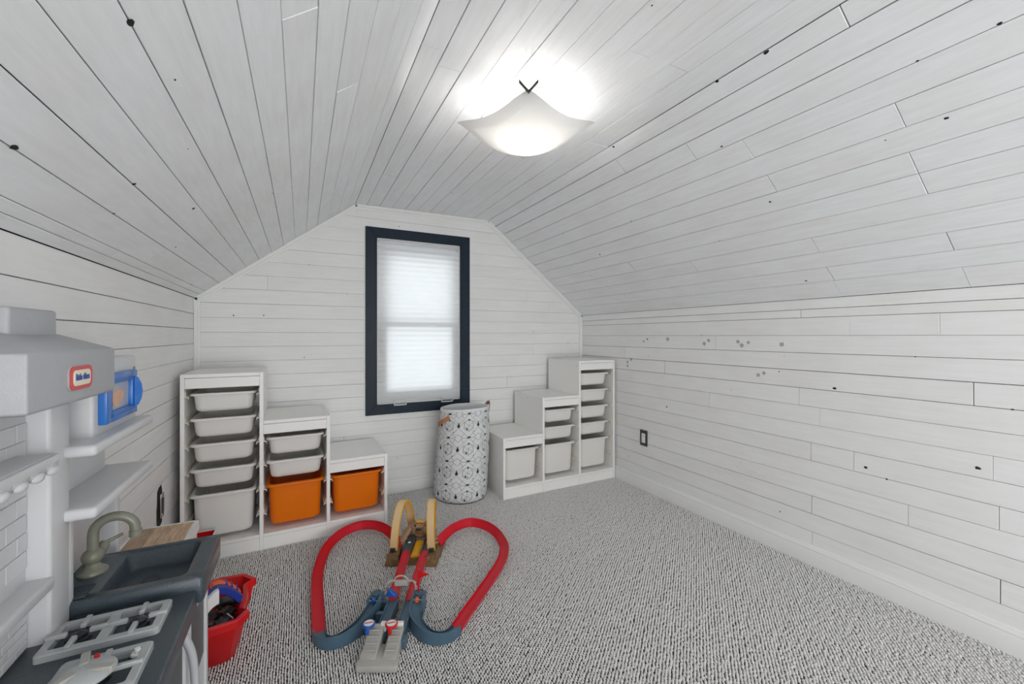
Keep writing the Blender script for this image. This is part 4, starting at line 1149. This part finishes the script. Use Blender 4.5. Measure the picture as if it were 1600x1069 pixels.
# gantry (finish arch) over the two lanes
b = MB()
for (x, y) in ((-.072, .322), (.066, .322)):
    b.tube([(x, y-.012, .040), (x*.86, y, .088)], .0030, 6); b.tube([(x+.010, y+.012, .040), (x*.80, y+.008, .088)], .0022, 6)
b.tube([(-.062, .322, .088), (-.048, .328, .098), (.046, .328, .098), (.058, .322, .088)], .0034, 8); b.tube([(-.062, .334, .086), (-.048, .338, .094), (.046, .338, .094), (.058, .334, .086)], .0024, 8)
b.tube([(-.016+.036*math.cos(a)*.8+.012, .330, .098+.020*math.sin(a)) for a in [PI*k/10 for k in range(11)]], .0034, 8)
gy_ = b.build('finish_arch', 'toygrey', tr)
MB().box(-.030, .024, .322, .340, .078, .096).build('arch_sign', 'toygrey', gy_, bevel=.002, seg=1)
b = MB(); b.prism([(-.055, .062), (-.022, .060), (-.010, .052), (-.012, .066), (-.024, .074), (-.034, .086), (-.044, .086), (-.050, .074)], .278, .300, 'xz'); b.build('finish_flipper', 'deepblue', tr, bevel=.003, seg=1, label='bright blue finish flipper')
# launcher
b = MB()
b.prism([(-.064, -.022), (-.058, -.030), (.072, -.030), (.078, -.022), (.062, .075), (-.058, .075)], 0, .022, 'xy')
la = b.build('launcher', 'toygrey', tr, bevel=.003, seg=2, label='warm grey two-lane launcher')
for x0_, x1_ in ((-.060, -.006), (.018, .064)):
    MB().prism([(.0, .022), (.012, .026), (.10, .058), (.118, .066), (.118, .0), (.0, .0)], x0_, x1_, 'yz').build('launch_ramp', 'toygrey', la, bevel=.002, seg=1)
    for k in range(4):
        yk = .022+.022*k; zk = .030+.0365*(yk-.012)/.1
        MB().box(x0_+.005, x1_-.005, yk, yk+.003, zk, zk+.0045).build('ramp_rib', 'toygrey', la, bevel=.0006, seg=1)
for (x, c) in ((-.060, 'deepblue'), (.022, 'red')):
    d_ = MB(); d_.cyl((x, .100), .0225, .070, .078, 28); dd = d_.build('launch_paddle', c, la, bevel=.002, seg=2, label='%s round launch paddle' % ('blue' if c == 'deepblue' else 'red'))
    MB().cyl((x, .100), .017, .078, .0792, 28).build('paddle_sticker', 'outlet', dd, smooth=0)
    MB().prism([(x-.015, .0985), (x+.012, .1065), (x+.014, .1015), (x-.013, .0935)], .0792, .0797, 'xy').build('paddle_emblem', 'red' if c == 'red' else 'redlogo', dd, smooth=0)
    MB().box(x-.006, x+.006, .076, .088, .050, .074).build('paddle_stem', c, dd, bevel=.002, seg=1)
MB().box(-.020, .000, .108, .122, .040, .072).build('white_tab', 'outlet', la, bevel=.001, seg=1)
MB().box(.034, .062, .108, .122, .040, .072).build('white_tab', 'outlet', la, bevel=.001, seg=1)
# brown gorilla base
def rock(name, x0, x1, y0_, y1_, h0, h1, mt='brown'):
    """rough block: chunky facets"""
    b = MB(); nx, ny = 5, 6; rings = []
    base = [(x0, y0_), (x1, y0_), (x1, y1_), (x0, y1_)]
    def ringz(s_, z, j):
        out = []
        n = 16; cx_, cy_ = (x0+x1)/2, (y0_+y1_)/2
        for k in range(n):
            t = k/n*4; e = int(t); u = t-e; p = base[e]; q = base[(e+1) % 4]
            x = p[0]+(q[0]-p[0])*u; y = p[1]+(q[1]-p[1])*u
            out.append((cx_+(x-cx_)*s_+random.uniform(-j, j), cy_+(y-cy_)*s_+random.uniform(-j, j), z+(random.uniform(-j, j) if z > 0.001 else 0)))
        return out
    b.loft([ringz(1.06, 0, .001), ringz(1.0, h0*.5, .002), ringz(.94, h0, .003), ringz(.84, h1, .003)])
    return b.build(name, mt, tr, smooth=0)
rock('rock_block', -.156, -.092, .612, .70, .030, .048); rock('rock_block', .024, .092, .612, .70, .030, .048)
rock('rock_block', -.070, .010, .625, .72, .020, .032); rock('rock_block', -.150, .092, .70, .86, .026, .036)
for (xa, xb) in ((-.062, -.064), (.028, .030)):
    b = MB(); w = .021
    b.loft([[(x-w, y, 0), (x+w, y, 0), (x+w, y, z+.010), (x+w-.004, y, z+.010), (x+w-.004, y, z), (x-w+.004, y, z), (x-w+.004, y, z+.010), (x-w, y, z+.010)] for (x, y, z) in ((xa, .635, .046), (xb, .70, .056), (xb, .78, .078))])
    b.build('dark_lane', 'darkgrey', tr, smooth=25)
    MB().box(xb-.007, xb+.007, .715, .725, .063, .0665).build('lane_arrow', 'outlet', tr, smooth=0)
b = MB(); b.loft([[(x, y, z-.01), (x+w, y, z-.01), (x+w, y, z), (x+w*.5, y, z+.004), (x, y, z)] for (x, y, z, w) in ((-.040, .640, .036, .047), (-.038, .69, .046, .045), (-.036, .745, .060, .042))])
b.build('lava_flow', 'lava', tr, smooth=30, label='orange lava ramp')
# yellow loops
def loop(xf, xt, xb_, y0_, y1_, ztop, z0_):
    pts = []
    for k in range(25):
        a = -0.30+(PI+0.60)*k/24     # 0 at front foot
        t = k/24; x = xf+(xb_-xf)*t + (xt-(xf+xb_)/2)*math.sin(PI*t)
        y = (y0_+y1_)/2 - math.cos(a)*(y1_-y0_)/2*1.0; z = z0_+.045+(ztop-z0_-.045)*math.sin(a)
        if z < z0_+.0: z = z0_
        pts.append(Vector((x, y, z)))
    pts[0].z = z0_; pts[-1].z = z0_
    w = .0165
    b = MB(); b2 = MB(); r1, ra, rb_ = [], [], []
    n = len(pts)
    for i, p in enumerate(pts):
        t = (pts[min(i+1, n-1)]-pts[max(i-1, 0)]).normalized(); side = Vector((1, 0, 0)); side = (side-t*side.dot(t)).normalized(); nn = side.cross(t).normalized()
        c_ = Vector((p.x, (y0_+y1_)/2, z0_+.06)); 
        if nn.dot(c_-p) < 0: nn = -nn      # towards the inside of the loop
        r1.append([p-side*w, p+side*w, p+side*w-nn*.0022, p-side*w-nn*.0022])
        for s3, lst in ((-1, ra), (1, rb_)):
            e = p+side*s3*w
            lst.append([e-nn*.003, e+nn*.006, e+nn*.006+side*s3*.003, e-nn*.003+side*s3*.003])
    b.loft(r1); o = b.build('yellow_loop', 'amber', tr, smooth=60)
    b2.loft(ra).loft(rb_); b2.build('loop_edge', 'amberlip', o, smooth=60)
loop(-.132, -.108, -.078, .668, .850, .262, .046)
loop(.058, .042, .022, .668, .850, .268, .046)
MB().box(-.145, -.121, .650, .668, .03, .064).build('loop_socket', 'toydark', tr, bevel=.002); MB().box(.048, .072, .650, .668, .03, .064).build('loop_socket', 'toydark', tr, bevel=.002)
# gorilla figure: one continuous skinned body
def skinned(name, J, E, parent, mt, sub=2):
    me = bpy.data.meshes.new(name); me.from_pydata([j[0] for j in J], E, [])
    o = bpy.data.objects.new(name, me); COL.objects.link(o)
    md_ = o.modifiers.new('skin', 'SKIN'); md_.use_smooth_shade = True
    for i, j in enumerate(J): me.skin_vertices[0].data[i].radius = (j[1], j[1]*(j[2] if len(j) > 2 else 1))
    me.skin_vertices[0].data[0].use_root = True
    s2 = o.modifiers.new('sub', 'SUBSURF'); s2.levels = sub; s2.render_levels = sub
    bpy.context.view_layer.update()
    dg = bpy.context.evaluated_depsgraph_get(); m2 = bpy.data.meshes.new_from_object(o.evaluated_get(dg)); bpy.data.objects.remove(o)
    m2.materials.clear(); m2.materials.append(M[mt])
    for p in m2.polygons: p.use_smooth = True
    o2 = bpy.data.objects.new(name, m2); COL.objects.link(o2); o2.parent = parent
    return o2
gx, gy = -.020, .790
J = [((gx, gy, .060), .022), ((gx, gy-.004, .088), .030), ((gx, gy-.008, .112), .030), ((gx, gy-.020, .134), .019), ((gx, gy-.036, .138), .013),
     ((gx-.036, gy-.006, .122), .017), ((gx-.052, gy-.022, .096), .014), ((gx-.060, gy-.046, .072), .013), ((gx-.062, gy-.058, .062), .013),
     ((gx+.036, gy-.006, .122), .017), ((gx+.052, gy-.020, .100), .014), ((gx+.054, gy-.040, .084), .013), ((gx+.050, gy-.050, .076), .013)]
E_ = [(0, 1), (1, 2), (2, 3), (3, 4), (2, 5), (5, 6), (6, 7), (7, 8), (2, 9), (9, 10), (10, 11), (11, 12)]
gor = skinned('gorilla_figure', J, E_, tr, 'gorilla'); gor['label'] = 'brown rocky toy gorilla'; gor.scale = (1.35, 1.2, .96); gor.location = (-.35*gx, -.2*gy, .002)
b = MB()
for (dx, hh_) in ((-.010, .012), (-.003, .020), (.005, .018), (.011, .011)):
    b.lathe((gx+dx, gy-.018, .150), [(.006, 0), (.005, hh_*.5), (.0008, hh_)], 8)
b.build('flame_crest', 'lava', gor, smooth=50)
for s_ in (-1, 1):
    MB().sphere((gx+s_*.007, gy-.043, .145), .0028, 8, 6).build('eye', 'lava', gor)
    MB().sphere((gx+s_*.020, gy-.020, .143), (.005, .003, .006), 8, 6).build('ear', 'gorilla', gor)
    for k in range(4):
        q = (gx+s_*(.050+.004*k), gy-.018-.012*k, .104-.014*k)
        MB().sphere(q, (.0155, .0125, .0075), 10, 6).build('arm_band', 'gorilla', gor)
MB().box(gx-.011, gx+.011, gy-.052, gy-.046, .124, .131).build('mouth', 'toydark', gor, bevel=.002)
MB().prism([(gx-.014, .096), (gx+.014, .096), (gx+.018, .114), (gx-.018, .114)], gy-.040, gy-.030, 'xz').build('chest_plate', 'brown', gor, bevel=.004)
print('planks', PLANKS, 'objects', len(bpy.data.objects))
